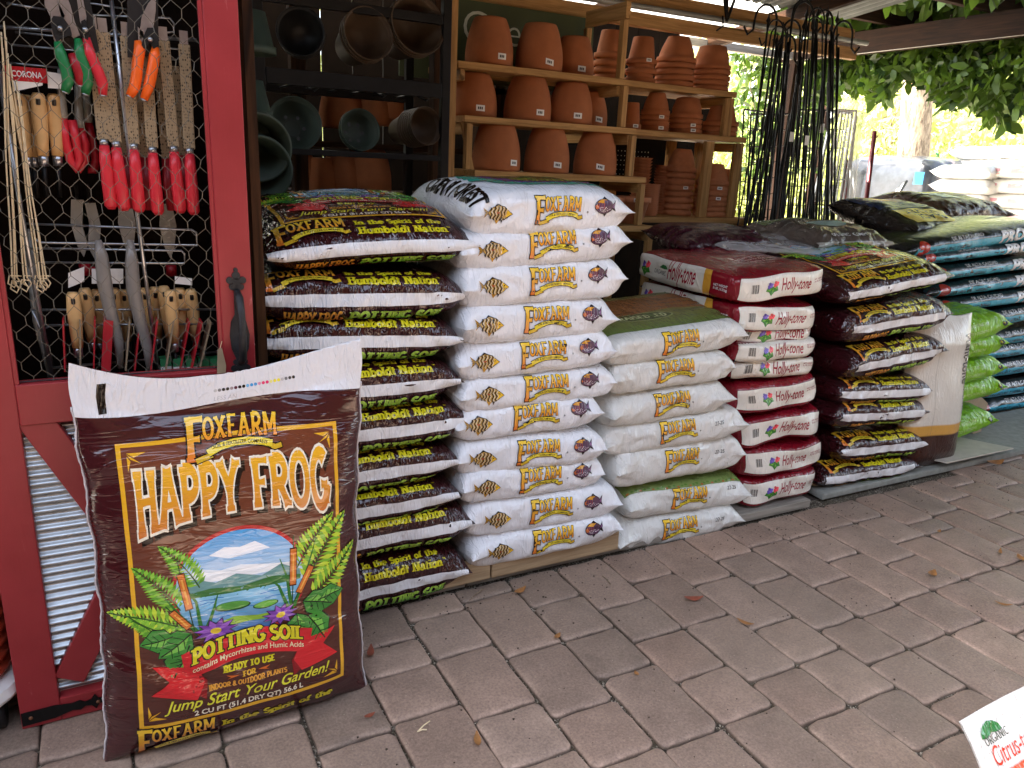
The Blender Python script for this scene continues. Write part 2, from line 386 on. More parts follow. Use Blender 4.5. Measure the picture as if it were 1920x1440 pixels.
class Art:
    def __init__(s): s.g = {}
    def add(s, V, F, col, z, part):
        key = (col, part); L_ = s.g.setdefault(key, [[], []]); o = len(L_[0])
        L_[0] += [(p[0], p[1], z) for p in V]; L_[1] += [tuple(i+o for i in f) for f in F]
    def poly(s, pts, col, z=1, part='picture'):
        tr = __import__('mathutils').geometry.tessellate_polygon([[Vector((a, b, 0)) for a, b in pts]])
        s.add(pts, [t_ for t_ in tr], col, z, part)
    def rect(s, x0, y0, x1, y1, col, z=1, part='picture'): s.add([(x0,y0),(x1,y0),(x1,y1),(x0,y1)], [(0,1,2,3)], col, z, part)
    def line(s, pts, w, col, z=1, part='picture', taper=0):
        n = len(pts); hw = [w/2*(1-taper*i/(n-1)) for i in range(n)]
        V, F = strip(pts, hw); s.add(V, F, col, z, part)
    def disc(s, cx, cy, rx, ry, col, z=1, part='picture', rot=0, n=28):
        c_, s_ = math.cos(R(rot)), math.sin(R(rot))
        s.poly([(cx+x*c_-y*s_, cy+x*s_+y*c_) for x, y in arc(0, 0, rx, ry, 0, 360-360/n, n)], col, z, part)
    def text(s, txt, x, y, h, col, z=1, part='lettering', width=None, wt=.17, slab=.12, flare=0, shear=0, outline=None, warp=None, vgrad=False, gap=0.03, drop=None):
        tot = sum(GL.get(c, GL['.'])[0] for c in txt)+gap*(len(txt)-1)
        kx = (width/tot) if width else h
        cx = 0; k = 0
        for ch in txt:
            gw, st = GL.get(ch, GL['.'])
            for sk in st:
                pts = sk
                if len(pts) == 2:
                    (x0, y0), (x1, y1) = pts; pts = [(x0+(x1-x0)*i/4, y0+(y1-y0)*i/4) for i in range(5)]
                n = len(pts); k += 1
                closed = len(sk) > 2 and math.dist(sk[0], sk[-1]) < .03
                fl = 0 if closed else flare
                vert = len(sk) == 2 and abs(sk[0][0]-sk[1][0]) < .4 and abs(sk[0][1]-sk[1][1]) > .3
                thin = .62 if (len(sk) == 2 and abs(sk[0][1]-sk[1][1]) < .05) else 1.
                sh = [(pts, [wt/2*thin*(1+fl*abs(2*i/(n-1)-1)**2.2) for i in range(n)])]
                if slab and not closed:
                    for e in (sk[0], sk[-1]):
                        if min(abs(e[1]-v) for v in (0, 1, .62, .64, -.3)) < .012 and (len(sk) == 2 or abs(e[1]) < .02):
                            if ch in 'it-.' and e[1] > .8: continue
                            yy = e[1] + (.045 if e[1] <= 0.01 else -.045)
                            sh.append(([(e[0]-wt/2-slab, yy), (e[0], yy), (e[0]+wt/2+slab, yy)], [.055]*3))
                def T(px, py):
                    X, Y = x+(cx+px+shear*py)*kx, y+py*h
                    return warp(X, Y) if warp else (X, Y)
                for j, (pp, hw) in enumerate(sh):
                    V, F = strip(pp, hw); s.add([T(*v) for v in V], F, col, z+.02*((k+j*3) % 9), part)
                    if outline:
                        ow, oc = outline; V, F = strip(pp, [q+ow for q in hw], ow); s.add([T(*v) for v in V], F, oc, z-1+.02*((k+j*3) % 9), part)
                    if drop:
                        ow, oc, dx, dy = drop; V, F = strip(pp, [q+ow for q in hw], ow); s.add([(a+dx, b+dy) for a, b in (T(*v) for v in V)], F, oc, z-2+.02*((k+j*3) % 9), part)
            cx += gw+gap
    def sans(s, txt, x, y, h, col, z=1, part='lettering', width=None, shear=0, bold=.02, warp=None, align='l', outline=None):
        for off, c_, dz in ([(bold, col, 0)] + ([(bold+outline[0], outline[1], -1)] if outline else [])):
            cu = bpy.data.curves.new('t', 'FONT'); cu.body = txt; cu.offset = off; cu.resolution_u = 4; cu.fill_mode = 'FRONT'
            ob = bpy.data.objects.new('t', cu); me = bpy.data.meshes.new_from_object(ob)
            n = len(me.vertices); V = np.zeros(n*3); me.vertices.foreach_get('co', V); V = V.reshape(-1, 3)
            F = [tuple(p.vertices) for p in me.polygons]
            bpy.data.objects.remove(ob); bpy.data.curves.remove(cu); bpy.data.meshes.remove(me)
            if not n: return
            x0, x1 = V[:, 0].min(), V[:, 0].max()
            kx = width/(x1-x0) if width else h/.72
            if align == 'c': x_ = x-(x1-x0)*kx/2
            elif align == 'r': x_ = x-(x1-x0)*kx
            else: x_ = x
            X = x_+(V[:, 0]-x0)*kx+shear*V[:, 1]*h/.72; Y = y+V[:, 1]*h/.72
            pts = [warp(a, b) if warp else (a, b) for a, b in zip(X, Y)]
            s.add(pts, F, c_, z+dz, part)
    def merge(s, o, dx=0, dy=0, sc=1., rot=0, dz=0, sx=1.):
        c_, s_ = math.cos(R(rot)), math.sin(R(rot))
        for (col, part), (V, F) in o.g.items():
            col2 = col
            if len(col) == 4 and isinstance(col[1], tuple): col2 = (col[0]*sc+dy, col[1], col[2]*sc+dy, col[3])
            L_ = s.g.setdefault((col2, part), [[], []]); k = len(L_[0])
            L_[0] += [((a*sx*c_-b*s_)*sc+dx, (a*sx*s_+b*c_)*sc+dy, z+dz) for a, b, z in V]
            L_[1] += [tuple(i+k for i in (f if sx > 0 else f[::-1])) for f in F]
    def cook(s, grid=.012, clip=None):
        """cut every shape along a grid so that it can follow a curved bag; returns {part: (V2, z, F, C)}"""
        out = {}
        for (col, part), (V, F) in s.g.items():
            bm = bmesh.new(); vs = [bm.verts.new(p) for p in V]
            for f in F:
                try: bm.faces.new([vs[i] for i in f])
                except ValueError: pass
            bm.normal_update()
            flip = [f for f in bm.faces if f.normal.z < 0]
            if flip: bmesh.ops.reverse_faces(bm, faces=flip)
            A = np.array(V); 
            for ax in (0, 1):
                lo, hi = A[:, ax].min(), A[:, ax].max(); g = math.floor(lo/grid)*grid+grid
                while g < hi:
                    co = [0, 0, 0]; no = [0, 0, 0]; co[ax] = g; no[ax] = 1
                    bmesh.ops.bisect_plane(bm, geom=bm.verts[:]+bm.edges[:]+bm.faces[:], dist=1e-7, plane_co=co, plane_no=no)
                    g += grid
            if clip:
                for ax, v_, sgn in ((0, clip[0], -1), (0, clip[2], 1), (1, clip[1], -1), (1, clip[3], 1)):
                    co = [0, 0, 0]; no = [0, 0, 0]; co[ax] = v_; no[ax] = sgn
                    bmesh.ops.bisect_plane(bm, geom=bm.verts[:]+bm.edges[:]+bm.faces[:], dist=1e-7, plane_co=co, plane_no=no, clear_outer=True)
            bmesh.ops.triangulate(bm, faces=[f for f in bm.faces if len(f.verts) > 4])
            bm.verts.index_update()
            VV = np.array([v.co[:] for v in bm.verts]).reshape(-1, 3); FF = [tuple(v.index for v in f.verts) for f in bm.faces]; bm.free()
            if not len(VV): continue
            if len(col) == 4:      # vertical gradient between two inks
                y0, c0, y1, c1 = col; k = np.clip((VV[:, 1]-y0)/(y1-y0), 0, 1)[:, None]; CC = np.array(c0)*(1-k)+np.array(c1)*k
            else: CC = np.tile(np.array(col), (len(VV), 1))
            o = out.setdefault(part, [[], [], [], 0]); off = o[3]
            o[0].append(VV); o[1] += [tuple(i+off for i in f) for f in FF]; o[2].append(CC); o[3] += len(VV)
        return {k: (np.vstack(o[0]), o[1], np.vstack(o[2])) for k, o in out.items()}
def surf_eval(S, x, y, e=.0015):
    P = S(x, y); dx = S(x+e, y)-S(x-e, y); dy = S(x, y+e)-S(x, y-e)
    n = np.cross(dx, dy); n /= np.maximum(np.linalg.norm(n, axis=1, keepdims=True), 1e-12)
    return P, n
def np_mesh(name, V, F, C, mat, parent=None, normals=None, loc=None, rot=None):
    me = bpy.data.meshes.new(name); me.from_pydata(V.tolist(), [], F); me.update()
    a = me.color_attributes.new('Col', 'FLOAT_COLOR', 'POINT')
    cc = np.ones((len(V), 4), np.float32); cc[:, :3] = C; a.data.foreach_set('color', cc.ravel())
    me.materials.append(MATS[mat] if isinstance(mat, str) else mat)
    me.polygons.foreach_set('use_smooth', [True]*len(me.polygons))
    if normals is not None: me.normals_split_custom_set_from_vertices(normals.tolist())
    return link(name, me, parent, 0, loc, rot)
def print_on(parent, cooked, S, mat, base=.0014, step=.00028, parts=None):
    for part, (V, F, C) in cooked.items():
        if parts and part not in parts: continue
        P, n = surf_eval(S, V[:, 0], V[:, 1])
        ex = .0022*np.abs(np.clip(V[:, 0:1]/(S.w/2), -1, 1))**5 if hasattr(S, 'w') else 0
        P = P+n*(base+ex+step*V[:, 2:3])
        np_mesh(part, P, F, C, 'film_clean' if part == 'stripe' else mat, parent, n)

# ------------------------------------------------------------------ bags
class Lumps:
    def __init__(s, seed, n=7, lo=3, hi=16):
        r = np.random.default_rng(seed); s.k = r.uniform(lo, hi, (n, 2))*r.choice([-1, 1], (n, 2)); s.p = r.uniform(0, 6.28, n); s.a = 1/np.maximum(4, np.hypot(*s.k.T))
    def __call__(s, x, y): return sum(a*np.sin(k[0]*x+k[1]*y+p) for k, p, a in zip(s.k, s.p, s.a))
def pillow(w, d, h, seed=0, n=2.6, taper=4., tq=1.6, emin=.03, ear=.05, wr=.0035, lump=.02, sag=0., pull=.03):
    """tube of film closed by a seam at each end of x. a = distance round the tube from the middle of the front edge, up = positive"""
    ph = np.linspace(-PI, PI, 1441)
    rad = (np.abs(np.cos(ph)/(d/2))**n + np.abs(np.sin(ph)/(h/2))**n)**(-1/n)
    yy, zz = rad*np.cos(ph), rad*np.sin(ph)
    seg = np.hypot(np.diff(yy), np.diff(zz)); L_ = np.concatenate([[0], np.cumsum(seg)]); per = L_[-1]; L_ = L_-L_[720]
    rg = np.random.default_rng(seed); lum = Lumps(seed); fr = rg.integers(9, 15); q0 = rg.uniform(0, 6.28, 4)
    flat = per/4                                        # half depth of the flat seam
    def S(x, a):
        a = np.asarray(a, float); x = np.asarray(x, float)
        u = np.clip(x/(w/2), -1.0, 1.0); au = np.abs(u)
        phi = np.interp(a, L_, ph); y0 = np.interp(a, L_, yy); z0 = np.interp(a, L_, zz)
        # on the seam the film lies flat: y follows the arc length
        s_ = np.abs(a); yf = np.where(s_ < per/2, flat-s_, -flat) ; yf = flat*(1-2*np.clip(s_/(per/2), 0, 1))
        g = np.maximum(emin, (1-au**taper))**(1/tq); g = np.where(g < emin, emin, g)
        b = np.clip(au**5, 0, 1)
        y = y0*(1-b)+yf*b*(1-ear)
        z = z0*g
        rv = wr*au**2.0*(np.cos(fr*phi+q0[0])+.5*np.cos((fr+7)*phi+q0[1]+6*u)) + lump*lum(x*1.6, a*2.2)*(1-b*.8)
        cr = np.sin(46*(x+.75*a)+14*lum(x*3, a*4)+q0[2])+.7*np.sin(63*(x-.5*a)+11*lum(a*4, x*3)+q0[3])
        rv = rv+.38*wr*np.sign(cr)*np.abs(cr)**1.5*np.exp(-((a-.02)/.13)**2)
        y = y+np.cos(phi)*rv; z = z+np.sin(phi)*rv*np.minimum(1, g+.15)
        xx = u*w/2*(1-pull*au**6*(1-np.clip(y/flat, -1, 1)**4)) + (x-u*w/2)
        z = z-sag*(np.abs(x)/(w/2))**2
        return np.stack([xx, -y, z], 1)
    S.per = per; S.w = w; S.d = d; S.h = h
    return S
def bag_mesh(name, S, mat, col, nx=54, na=90, regions=None):
    nx = int(nx*1.35); na = int(na*1.3)
    xs = np.sin(np.linspace(-PI/2, PI/2, nx))*S.w/2*.35+np.linspace(-1, 1, nx)*S.w/2*.65
    # finer rows on the front edge
    t_ = np.linspace(-1, 1, na+1)[:-1]; aa = (np.sign(t_)*np.abs(t_)**1.25)*S.per/2
    X, A = np.meshgrid(xs, aa, indexing='ij'); x = X.ravel(); a = A.ravel()
    P = S(x, a)
    F = []
    for i in range(nx-1):
        for j in range(na):
            k = (j+1) % na
            F.append((i*na+j, (i+1)*na+j, (i+1)*na+k, i*na+k))
    F.append(tuple(range(na))); F.append(tuple(range((nx-1)*na, nx*na))[::-1])
    C = np.tile(np.array(col), (len(x), 1))
    if regions: C = regions(x, a, C)
    me = bpy.data.meshes.new(name); me.from_pydata(P.tolist(), [], F); me.update()
    at_ = me.color_attributes.new('Col', 'FLOAT_COLOR', 'POINT'); cc = np.ones((len(x), 4), np.float32); cc[:, :3] = C; at_.data.foreach_set('color', cc.ravel())
    me.materials.append(MATS[mat]); me.polygons.foreach_set('use_smooth', [True]*len(me.polygons))
    return link(name, me)
def boxbag(w, d, h, seed=0, n=7., lump=.012):
    """gusseted block bag. returns maps for its front, left and top panels (panel coordinates in metres from the panel middle)"""
    lum = Lumps(seed, 8, 5, 22); l2 = Lumps(seed+50, 8, 5, 22)
    def place(q):
        q = np.clip(q, -1, 1)
        r = (np.sum(np.abs(q)**n, 1))**(-1/n); P = q*r[:, None]
        x, y, z = P[:, 0]*w/2, P[:, 1]*d/2, P[:, 2]*h/2
        bulge = 1+.06*(1-q[:, 0]**2)*(1-q[:, 1]**2)
        y2 = y+lump*lum(x*2, z*4); z2 = z*bulge+lump*l2(x*1.5, y*1.5)*.8*(1-np.abs(q[:, 0])**8*.6); x2 = x+lump*.6*lum(y*3, z*5)
        return np.stack([x2, y2, z2], 1)
    def front(x, a): return place(np.stack([x/(w/2), -np.ones_like(x), a/(h/2)], 1))
    def left(x, a): return place(np.stack([-np.ones_like(x), -x/(d/2), a/(h/2)], 1))     # x runs from back (-) to front (+)
    def top(x, a): return place(np.stack([x/(w/2), a/(d/2), np.ones_like(x)], 1))
    return dict(front=front, left=left, top=top, place=place, w=w, d=d, h=h)
def boxbag_mesh(name, B, mat, faces, n=22):
    V = []; F = []; C = []
    g = np.linspace(-1, 1, n); g = np.sign(g)*np.abs(g)**.8
    for ax, sg, col in faces:
        A, Bq = np.meshgrid(g, g, indexing='ij'); A = A.ravel(); Bq = Bq.ravel(); q = np.zeros((len(A), 3))
        o = [i for i in range(3) if i != ax]; q[:, ax] = sg; q[:, o[0]] = A; q[:, o[1]] = Bq
        P = B['place'](q); k = len(V)*n*n
        flip = (sg > 0) != (ax == 1)
        for i in range(n-1):
            for j in range(n-1):
                f = (k+i*n+j, k+(i+1)*n+j, k+(i+1)*n+j+1, k+i*n+j+1); F.append(f if flip else f[::-1])
        V.append(P); C.append(np.tile(np.array(col), (len(P), 1)))
    o = np_mesh(name, np.vstack(V), F, np.vstack(C), mat)
    bm = bmesh.new(); bm.from_mesh(o.data); bmesh.ops.remove_doubles(bm, verts=bm.verts[:], dist=1e-4); bm.to_mesh(o.data); bm.free()
    return o
ALLF = lambda c: [(0, -1, c), (0, 1, c), (1, -1, c), (1, 1, c), (2, -1, c), (2, 1, c)]
# ------------------------------------------------------------------ the printed designs
INK = lin('#17110f'); CREAM = lin('#f3ead2'); GOLD = lin('#e9b02a'); WHITE = lin('#e6e8ea'); MAROON = lin('#351216'); YEL = lin('#e2d724')
def art_logo(halo=None):
    """arched two-word farm logo over a scroll; one unit wide"""
    A = Art()
    gr = (-.02, lin('#e8832c'), .27, lin('#f6cf36'))
    def wp(x, y): u = (x-.55)/.5; return x, y*(1-.10*(1-u*u)*(y < .1)) + .018*(1-u*u)
    A.text('F', -.02, -.2, .5, (-.2, lin('#e0752c'), .3, lin('#f6cf36')), 5, 'logo', width=.2, wt=.2, slab=.05, flare=.3, outline=(.045, INK))
    A.text('OX', .16, .03, .235, gr, 5, 'logo', width=.25, wt=.19, slab=.04, flare=.25, outline=(.045, INK), warp=wp, gap=.07)
    A.text('FARM', .435, .03, .25, gr, 5, 'logo', width=.56, wt=.17, slab=.03, flare=.3, outline=(.04, INK), warp=wp, gap=.09)
    sc = [(.2, -.12), (.34, -.055), (.5, -.02), (.66, -.012), (.82, -.03), (.93, -.06)]
    A.line([(.06, -.2), (.16, -.165), (.26, -.135)], .085, INK, 5.2, 'logo'); A.line([(.07, -.2), (.16, -.168), (.25, -.14)], .058, lin('#d8b22e'), 6, 'logo')
    A.line([(.88, -.06), (.96, -.1), (1.05, -.075)], .085, INK, 5.2, 'logo'); A.line([(.89, -.062), (.96, -.1), (1.04, -.078)], .058, lin('#d8b22e'), 6, 'logo')
    A.line(sc, .105, INK, 6.4, 'logo'); A.line(sc, .08, lin('#ecd33a'), 7, 'logo')
    def wr_(x, y): return x, y-.02-.0*x-.32*(x-.6)**2
    A.sans('SOIL & FERTILIZER COMPANY', .26, -.018, .042, INK, 8, 'logo', width=.62, warp=wr_, bold=.01)
    if halo: A.poly([(-.05, .32), (.2, .3), (1.02, .33), (1.05, .05), (1.0, 0), (.2, -.02), (.08, -.24), (-.02, -.24)], halo, 3, 'logo')
    return A
LOGO = art_logo()
def art_fish():
    A = Art(); b = lin('#b8924a'); dk = lin('#2b2018')
    body = [(-.34, 0), (-.22, .17), (-.02, .27), (.2, .22), (.4, .06), (.47, 0), (.4, -.05), (.22, -.2), (0, -.25), (-.22, -.15)]
    A.poly([(x*1.05, y*1.09) for x, y in body], dk, 2, 'fish_picture'); A.poly(body, b, 3, 'fish_picture')
    A.poly([(.25, .17), (.47, 0), (.25, -.16), (.3, 0)], lin('#f0c02e'), 3.5, 'fish_picture')
    for x in (-.24, -.13, -.01, .11, .22):
        h_ = .24*math.sqrt(max(.05, 1-(x/.42)**2))
        A.line([(x+.025*math.sin(i*1.6), h_-2*h_*i/8) for i in range(9)], .035, dk, 4, 'fish_picture')
        A.line([(x+.05+.025*math.sin(i*1.6), h_-2*h_*i/8) for i in range(9)], .016, lin('#e8e0c8'), 4.4, 'fish_picture')
    A.poly([(-.3, .02), (-.5, .2), (-.44, 0), (-.5, -.17)], lin('#b98a2e'), 3, 'fish_picture')
    for y in (.12, .04, -.04, -.1): A.line([(-.32, y*.3), (-.47, y)], .014, dk, 4, 'fish_picture')
    A.poly([(-.1, -.2), (.0, -.38), (.1, -.22)], lin('#b98a2e'), 2.6, 'fish_picture'); A.poly([(.12, -.2), (.14, -.36), (.2, -.18)], dk, 2.6, 'fish_picture')
    A.poly([(-.2, .16), (-.05, .33), (.22, .22)], dk, 2.4, 'fish_picture'); A.disc(-.02, .03, .06, .03, lin('#a8502a'), 4.8, 'fish_picture')
    A.disc(.34, .04, .022, .022, dk, 5, 'fish_picture'); return A
def art_fish2():
    A = Art(); p = lin('#56384f'); dk = lin('#191019')
    body = arc(0, 0, .36, .24, 0, 345, 24)
    A.poly([(x*1.06, y*1.08) for x, y in body], dk, 2, 'purple_fish_picture'); A.poly(body, p, 3, 'purple_fish_picture')
    A.poly([(-.28, .14), (-.1, .24), (.14, .22), (.0, .1)], lin('#d9992c'), 3.6, 'purple_fish_picture')
    A.poly([(-.37, 0), (-.24, .1), (-.2, -.08), (-.3, -.1)], lin('#c96a34'), 3.6, 'purple_fish_picture')
    for k in range(3): A.line([(-.18+.09*k, .1), (-.2+.09*k, .0), (-.15+.09*k, -.08)], .03, lin('#a3484e'), 4, 'purple_fish_picture')
    r = random.Random(3)
    for k in range(26):
        a = r.uniform(0, 6.28); q = math.sqrt(r.random()); A.disc(.05+.25*q*math.cos(a), -.09+.09*q*math.sin(a), .017, .014, lin('#e6d6dc'), 4.2, 'purple_fish_picture', n=7)
    A.poly([(.3, .04), (.5, .24), (.44, 0), (.5, -.17), (.3, -.06)], dk, 2.5, 'purple_fish_picture'); A.poly([(.34, .02), (.46, .16), (.42, 0), (.46, -.1)], lin('#8a5a86'), 3, 'purple_fish_picture')
    A.poly([(-.05, -.2), (.06, -.37), (.16, -.2)], dk, 2.5, 'purple_fish_picture'); A.poly([(-.12, .2), (.05, .34), (.25, .17)], dk, 2.5, 'purple_fish_picture')
    A.disc(-.24, .05, .02, .02, INK, 5, 'purple_fish_picture'); return A
FISH, FISH2 = art_fish(), art_fish2()
for _k, _v in FISH.g.items(): _v[0] = [(a, b*.86, c) for a, b, c in _v[0]]

def fern(A, x, y, L_, ang, c1, c2, z=4, bend=0, n=18, wl=.34):
    px, py, a = x, y, ang
    pts = [(x, y)]
    for i in range(n):
        a += bend/n; px += math.cos(R(a))*L_/n; py += math.sin(R(a))*L_/n; pts.append((px, py))
        k = i/(n-1); ll = L_*wl*(1-k)**.8*(.55+.9*min(k*3, 1)*.5)+L_*.02
        for sd_ in (1, -1):
            b = a+sd_*62; ex, ey = px+math.cos(R(b))*ll, py+math.sin(R(b))*ll; w_ = L_*.034
            nx_, ny_ = -math.sin(R(b))*w_, math.cos(R(b))*w_; mx, my = (px*.45+ex*.55), (py*.45+ey*.55)
            A.poly([(px, py), (mx+nx_, my+ny_), (ex, ey), (mx-nx_, my-ny_)], c1 if (i+(sd_ > 0)) % 2 else c2, z+.3*(i % 2)+.1*(sd_ > 0), 'picture')
    A.line(pts, L_*.022, lin('#2f5a1e'), z+.7, 'picture')
def broad(A, x, y, r, ang, z=5):
    pts = [(0, 0), (.25, .42), (.7, .5), (1.05, .2), (1.3, 0), (1.05, -.22), (.7, -.5), (.25, -.4)]
    c_, s_ = math.cos(R(ang)), math.sin(R(ang)); T = lambda p, k=1.: (x+(p[0]*c_-p[1]*s_)*r*k, y+(p[0]*s_+p[1]*c_)*r*k)
    A.poly([T((p[0]*1.04-.03, p[1]*1.1)) for p in pts], lin('#123216'), z, 'picture'); A.poly([T(p) for p in pts], lin('#3f8d35'), z+.6, 'picture')
    A.poly([T(p) for p in ((.1, .02), (.5, .3), (1.2, .0))], lin('#7cc24c'), z+.9, 'picture')
    A.line([T((0, 0)), T((.6, .03)), T((1.2, 0))], r*.05, lin('#173d18'), z+1.3, 'picture')
    for k in (.3, .55, .8):
        for s2 in (1, -1): A.line([T((k, 0)), T((k+.18, .3*s2))], r*.035, lin('#1d4a1c'), z+1.3, 'picture')
def flower(A, x, y, r, z=7):
    for k in range(11):
        a = k*360/11+7; c_, s_ = math.cos(R(a)), math.sin(R(a)); sq = .62
        p = [(0, 0), (.55, .2), (1, 0), (.55, -.2)]
        A.poly([(x+(q[0]*c_-q[1]*s_)*r*1.1, y+(q[0]*s_+q[1]*c_)*r*1.1*sq) for q in p], lin('#341a4e'), z+.1*(k % 2), 'picture')
        A.poly([(x+(q[0]*c_-q[1]*.8*s_)*r, y+(q[0]*s_+q[1]*.8*c_)*r*sq) for q in p], lin('#9a5cc0') if k % 2 else lin('#7a3fa6'), z+.5+.1*(k % 2), 'picture')
    A.disc(x, y, r*.26, r*.17, lin('#e8c83a'), z+1, 'picture', n=12)
def cattail(A, x0, y0, x1, y1, w, z=6):
    dx, dy = x1-x0, y1-y0
    A.line([(x0, y0), (x0+dx*.25, y0+dy*.25), (x1+dx*.18, y1+dy*.18)], w*.18, lin('#1d4a1c'), z, 'picture')
    P_ = lambda k: (x0+dx*k, y0+dy*k)
    A.line([P_(.42), P_(.5), P_(.9), P_(1)], w*1.25, lin('#4a1d10'), z+.3, 'picture'); A.line([P_(.44), P_(.5), P_(.9), P_(.98)], w, lin('#d9772a'), z+.8, 'picture')
    A.line([P_(.5), P_(.9)], w*.3, lin('#f5b04c'), z+1.2, 'picture')
def art_front():
    """front panel of the brown potting-soil bag; origin = middle of the gold border's bottom side; metres"""
    A = Art(); W, H_ = .43, .62; w = W/2
    q = lambda u, v: ((u-.5)*W, v*H_)
    A.rect(-w, 0, w, H_, (0, lin('#4a211a'), H_, lin('#743e29')), 0, 'panel')
    t_ = .0085
    for x0, y0, x1, y1 in ((-w, 0, w, t_), (-w, H_-t_, w, H_), (-w, t_, -w+t_, H_-t_), (w-t_, t_, w, H_-t_)): A.rect(x0, y0, x1, y1, GOLD, 1, 'panel')
    for sx, sy in ((-1, 1), (1, 1), (-1, -1), (1, -1)):
        cx, cy = sx*(w-.018), (H_-.02 if sy > 0 else .02)
        f = lambda a, b: (cx-sx*a, cy-sy*b)
        for tri in (((0, 0), (.034, 0), (.012, .009)), ((0, .002), (.024, .021), (.006, .012)), ((0, .006), (0, .036), (.006, .016))):
            A.poly([f(a, b) for a, b in tri], GOLD, 1.4, 'panel')
    # logo over the top side of the border
    A.merge(LOGO, -.085, .605, .172, -2, 2)
    # title: straight cap line, arched feet
    def wp(x, y):
        u = x/.19; cap = .563; foot = .463-.035*abs(u)**2.4; k = (y-.45)/.11
        return x, foot+(cap-foot)*k+.0
    for txt, x0, wd in (('HAPPY', -.19, .192), ('FROG', .03, .158)):
        A.text(txt, x0, .45, .11, (.43, lin('#c8702a'), .56, lin('#f0b429')), 6, 'title', width=wd, wt=.185, slab=.045, flare=.45, outline=(.05, CREAM), warp=wp, gap=.05, drop=(.055, INK, .0075, -.008))
    # round picture: sky, far hills, water, no figure
    cx, cy, rx, ry = -.005, .30, .135, .128
    A.disc(cx, cy, rx, ry, lin('#c22a2c'), 2, 'picture', n=56); 
    ins = arc(cx, cy, rx-.008, ry-.008, 0, 353, 56)
    A.poly(ins, (cy-.03, lin('#dbeef6'), cy+.12, lin('#3f9fdc')), 3, 'picture')
    A.poly([(cx-.06, cy+.075), (cx-.03, cy+.088), (cx+.0, cy+.083), (cx+.03, cy+.09), (cx+.06, cy+.07), (cx+.02, cy+.066), (cx-.02, cy+.062)], lin('#f4f8fa'), 3.2, 'picture')
    A.poly([(cx-.115, cy+.03), (cx-.08, cy+.05), (cx-.04, cy+.04), (cx+.0, cy+.045), (cx+.05, cy+.036), (cx+.115, cy+.028), (cx+.1, cy+.018), (cx-.1, cy+.018)], lin('#f2f7f8'), 3.4, 'picture')
    A.poly([(cx-.122, cy+.01), (cx-.09, cy+.03), (cx-.05, cy+.015), (cx-.01, cy+.027), (cx+.04, cy+.012), (cx+.08, cy+.03), (cx+.122, cy+.008), (cx+.12, cy-.012), (cx-.12, cy-.012)], lin('#6f9f9c'), 3.6, 'picture')
    A.poly([(cx-.122, cy-.004), (cx-.06, cy+.004), (cx, cy-.003), (cx+.06, cy+.006), (cx+.122, cy-.004), (cx+.12, cy-.02), (cx-.12, cy-.02)], lin('#3d7a3a'), 3.8, 'picture')
    A.poly([(a, b) for a, b in ins if b < cy-.012], (cy-.12, lin('#1f56a0'), cy-.01, lin('#8fd0ea')), 4, 'picture')
    rr = random.Random(5)
    for k in range(34):
        yy = cy-.02-.09*rr.random(); ww = rr.uniform(.01, .05); lim = (rx-.02)*math.sqrt(max(0, 1-((yy-cy)/ry)**2)); xx = cx+rr.uniform(-lim, max(-lim, lim-ww))
        A.line([(xx, yy), (xx+ww*.5, yy+.0016), (xx+ww, yy)], .0018, rr.choice([lin('#e4f4fa'), lin('#2f7fc4'), lin('#5fb2e0')]), 4.6, 'picture')
    A.poly([(cx-.06, cy-.078), (cx-.02, cy-.07), (cx+.03, cy-.076), (cx+.07, cy-.072), (cx+.04, cy-.088), (cx-.02, cy-.087)], lin('#8db83a'), 5, 'picture')
    A.disc(cx-.02, cy-.045, .035, .011, lin('#1b4a24'), 5, 'picture'); A.disc(cx-.02, cy-.0435, .032, .0095, lin('#58a040'), 5.4, 'picture')
    A.disc(cx+.045, cy-.055, .026, .008, lin('#1b4a24'), 5, 'picture'); A.disc(cx+.045, cy-.054, .0235, .0068, lin('#6db548'), 5.4, 'picture')
    fg = (lin('#8cc63a'), lin('#5fa02c')); fy = (lin('#c6dc3e'), lin('#7fb832'))
    for x, y, L_, a, b in ((.21, .43, .13, 118, 22), (.3, .5, .12, 112, 25), (.2, .37, .14, 150, 25), (.24, .33, .13, 165, -25), (.75, .5, .14, 60, -18), (.8, .44, .17, 62, -14), (.82, .38, .15, 30, 20), (.16, .3, .1, 120, 30)):
        X, Y = q(u=x, v=y); fern(A, X, Y, L_, a, *(fy if L_ > .135 else fg), z=4, bend=b)
    for u, v, r_, a in ((.25, .34, .06, 215), (.24, .3, .065, 245), (.17, .34, .05, 190), (.3, .27, .05, 205), (.78, .37, .06, -20), (.8, .31, .065, -60), (.86, .36, .05, 5), (.74, .33, .05, -85)):
        X, Y = q(u, v); broad(A, X, Y, r_, a, 5.5+.2*(hash((u, v)) % 3))
    for a0, a1, b0, b1 in ((.27, .33, .22, .56), (.3, .31, .17, .43), (.72, .34, .74, .58), (.7, .34, .83, .5)):
        x0, y0 = q(a0, a1); x1, y1 = q(b0, b1); cattail(A, x0, y0, x1, y1, .0125, 6.5)
    for u0, v0, u1, v1, u2, v2 in ((.3, .33, .28, .45, .2, .55), (.31, .33, .36, .42, .38, .47), (.28, .34, .2, .42, .13, .5), (.7, .36, .66, .45, .6, .5), (.73, .36, .8, .48, .86, .6), (.72, .35, .7, .48, .67, .55)):
        A.line([q(u0, v0), q(u1, v1), q(u2, v2)], .009, lin('#2f7a2c'), 6, 'picture', taper=.85)
    X, Y = q(.36, .335); flower(A, X, Y, .042, 8); X, Y = q(.66, .345); flower(A, X, Y, .036, 8)
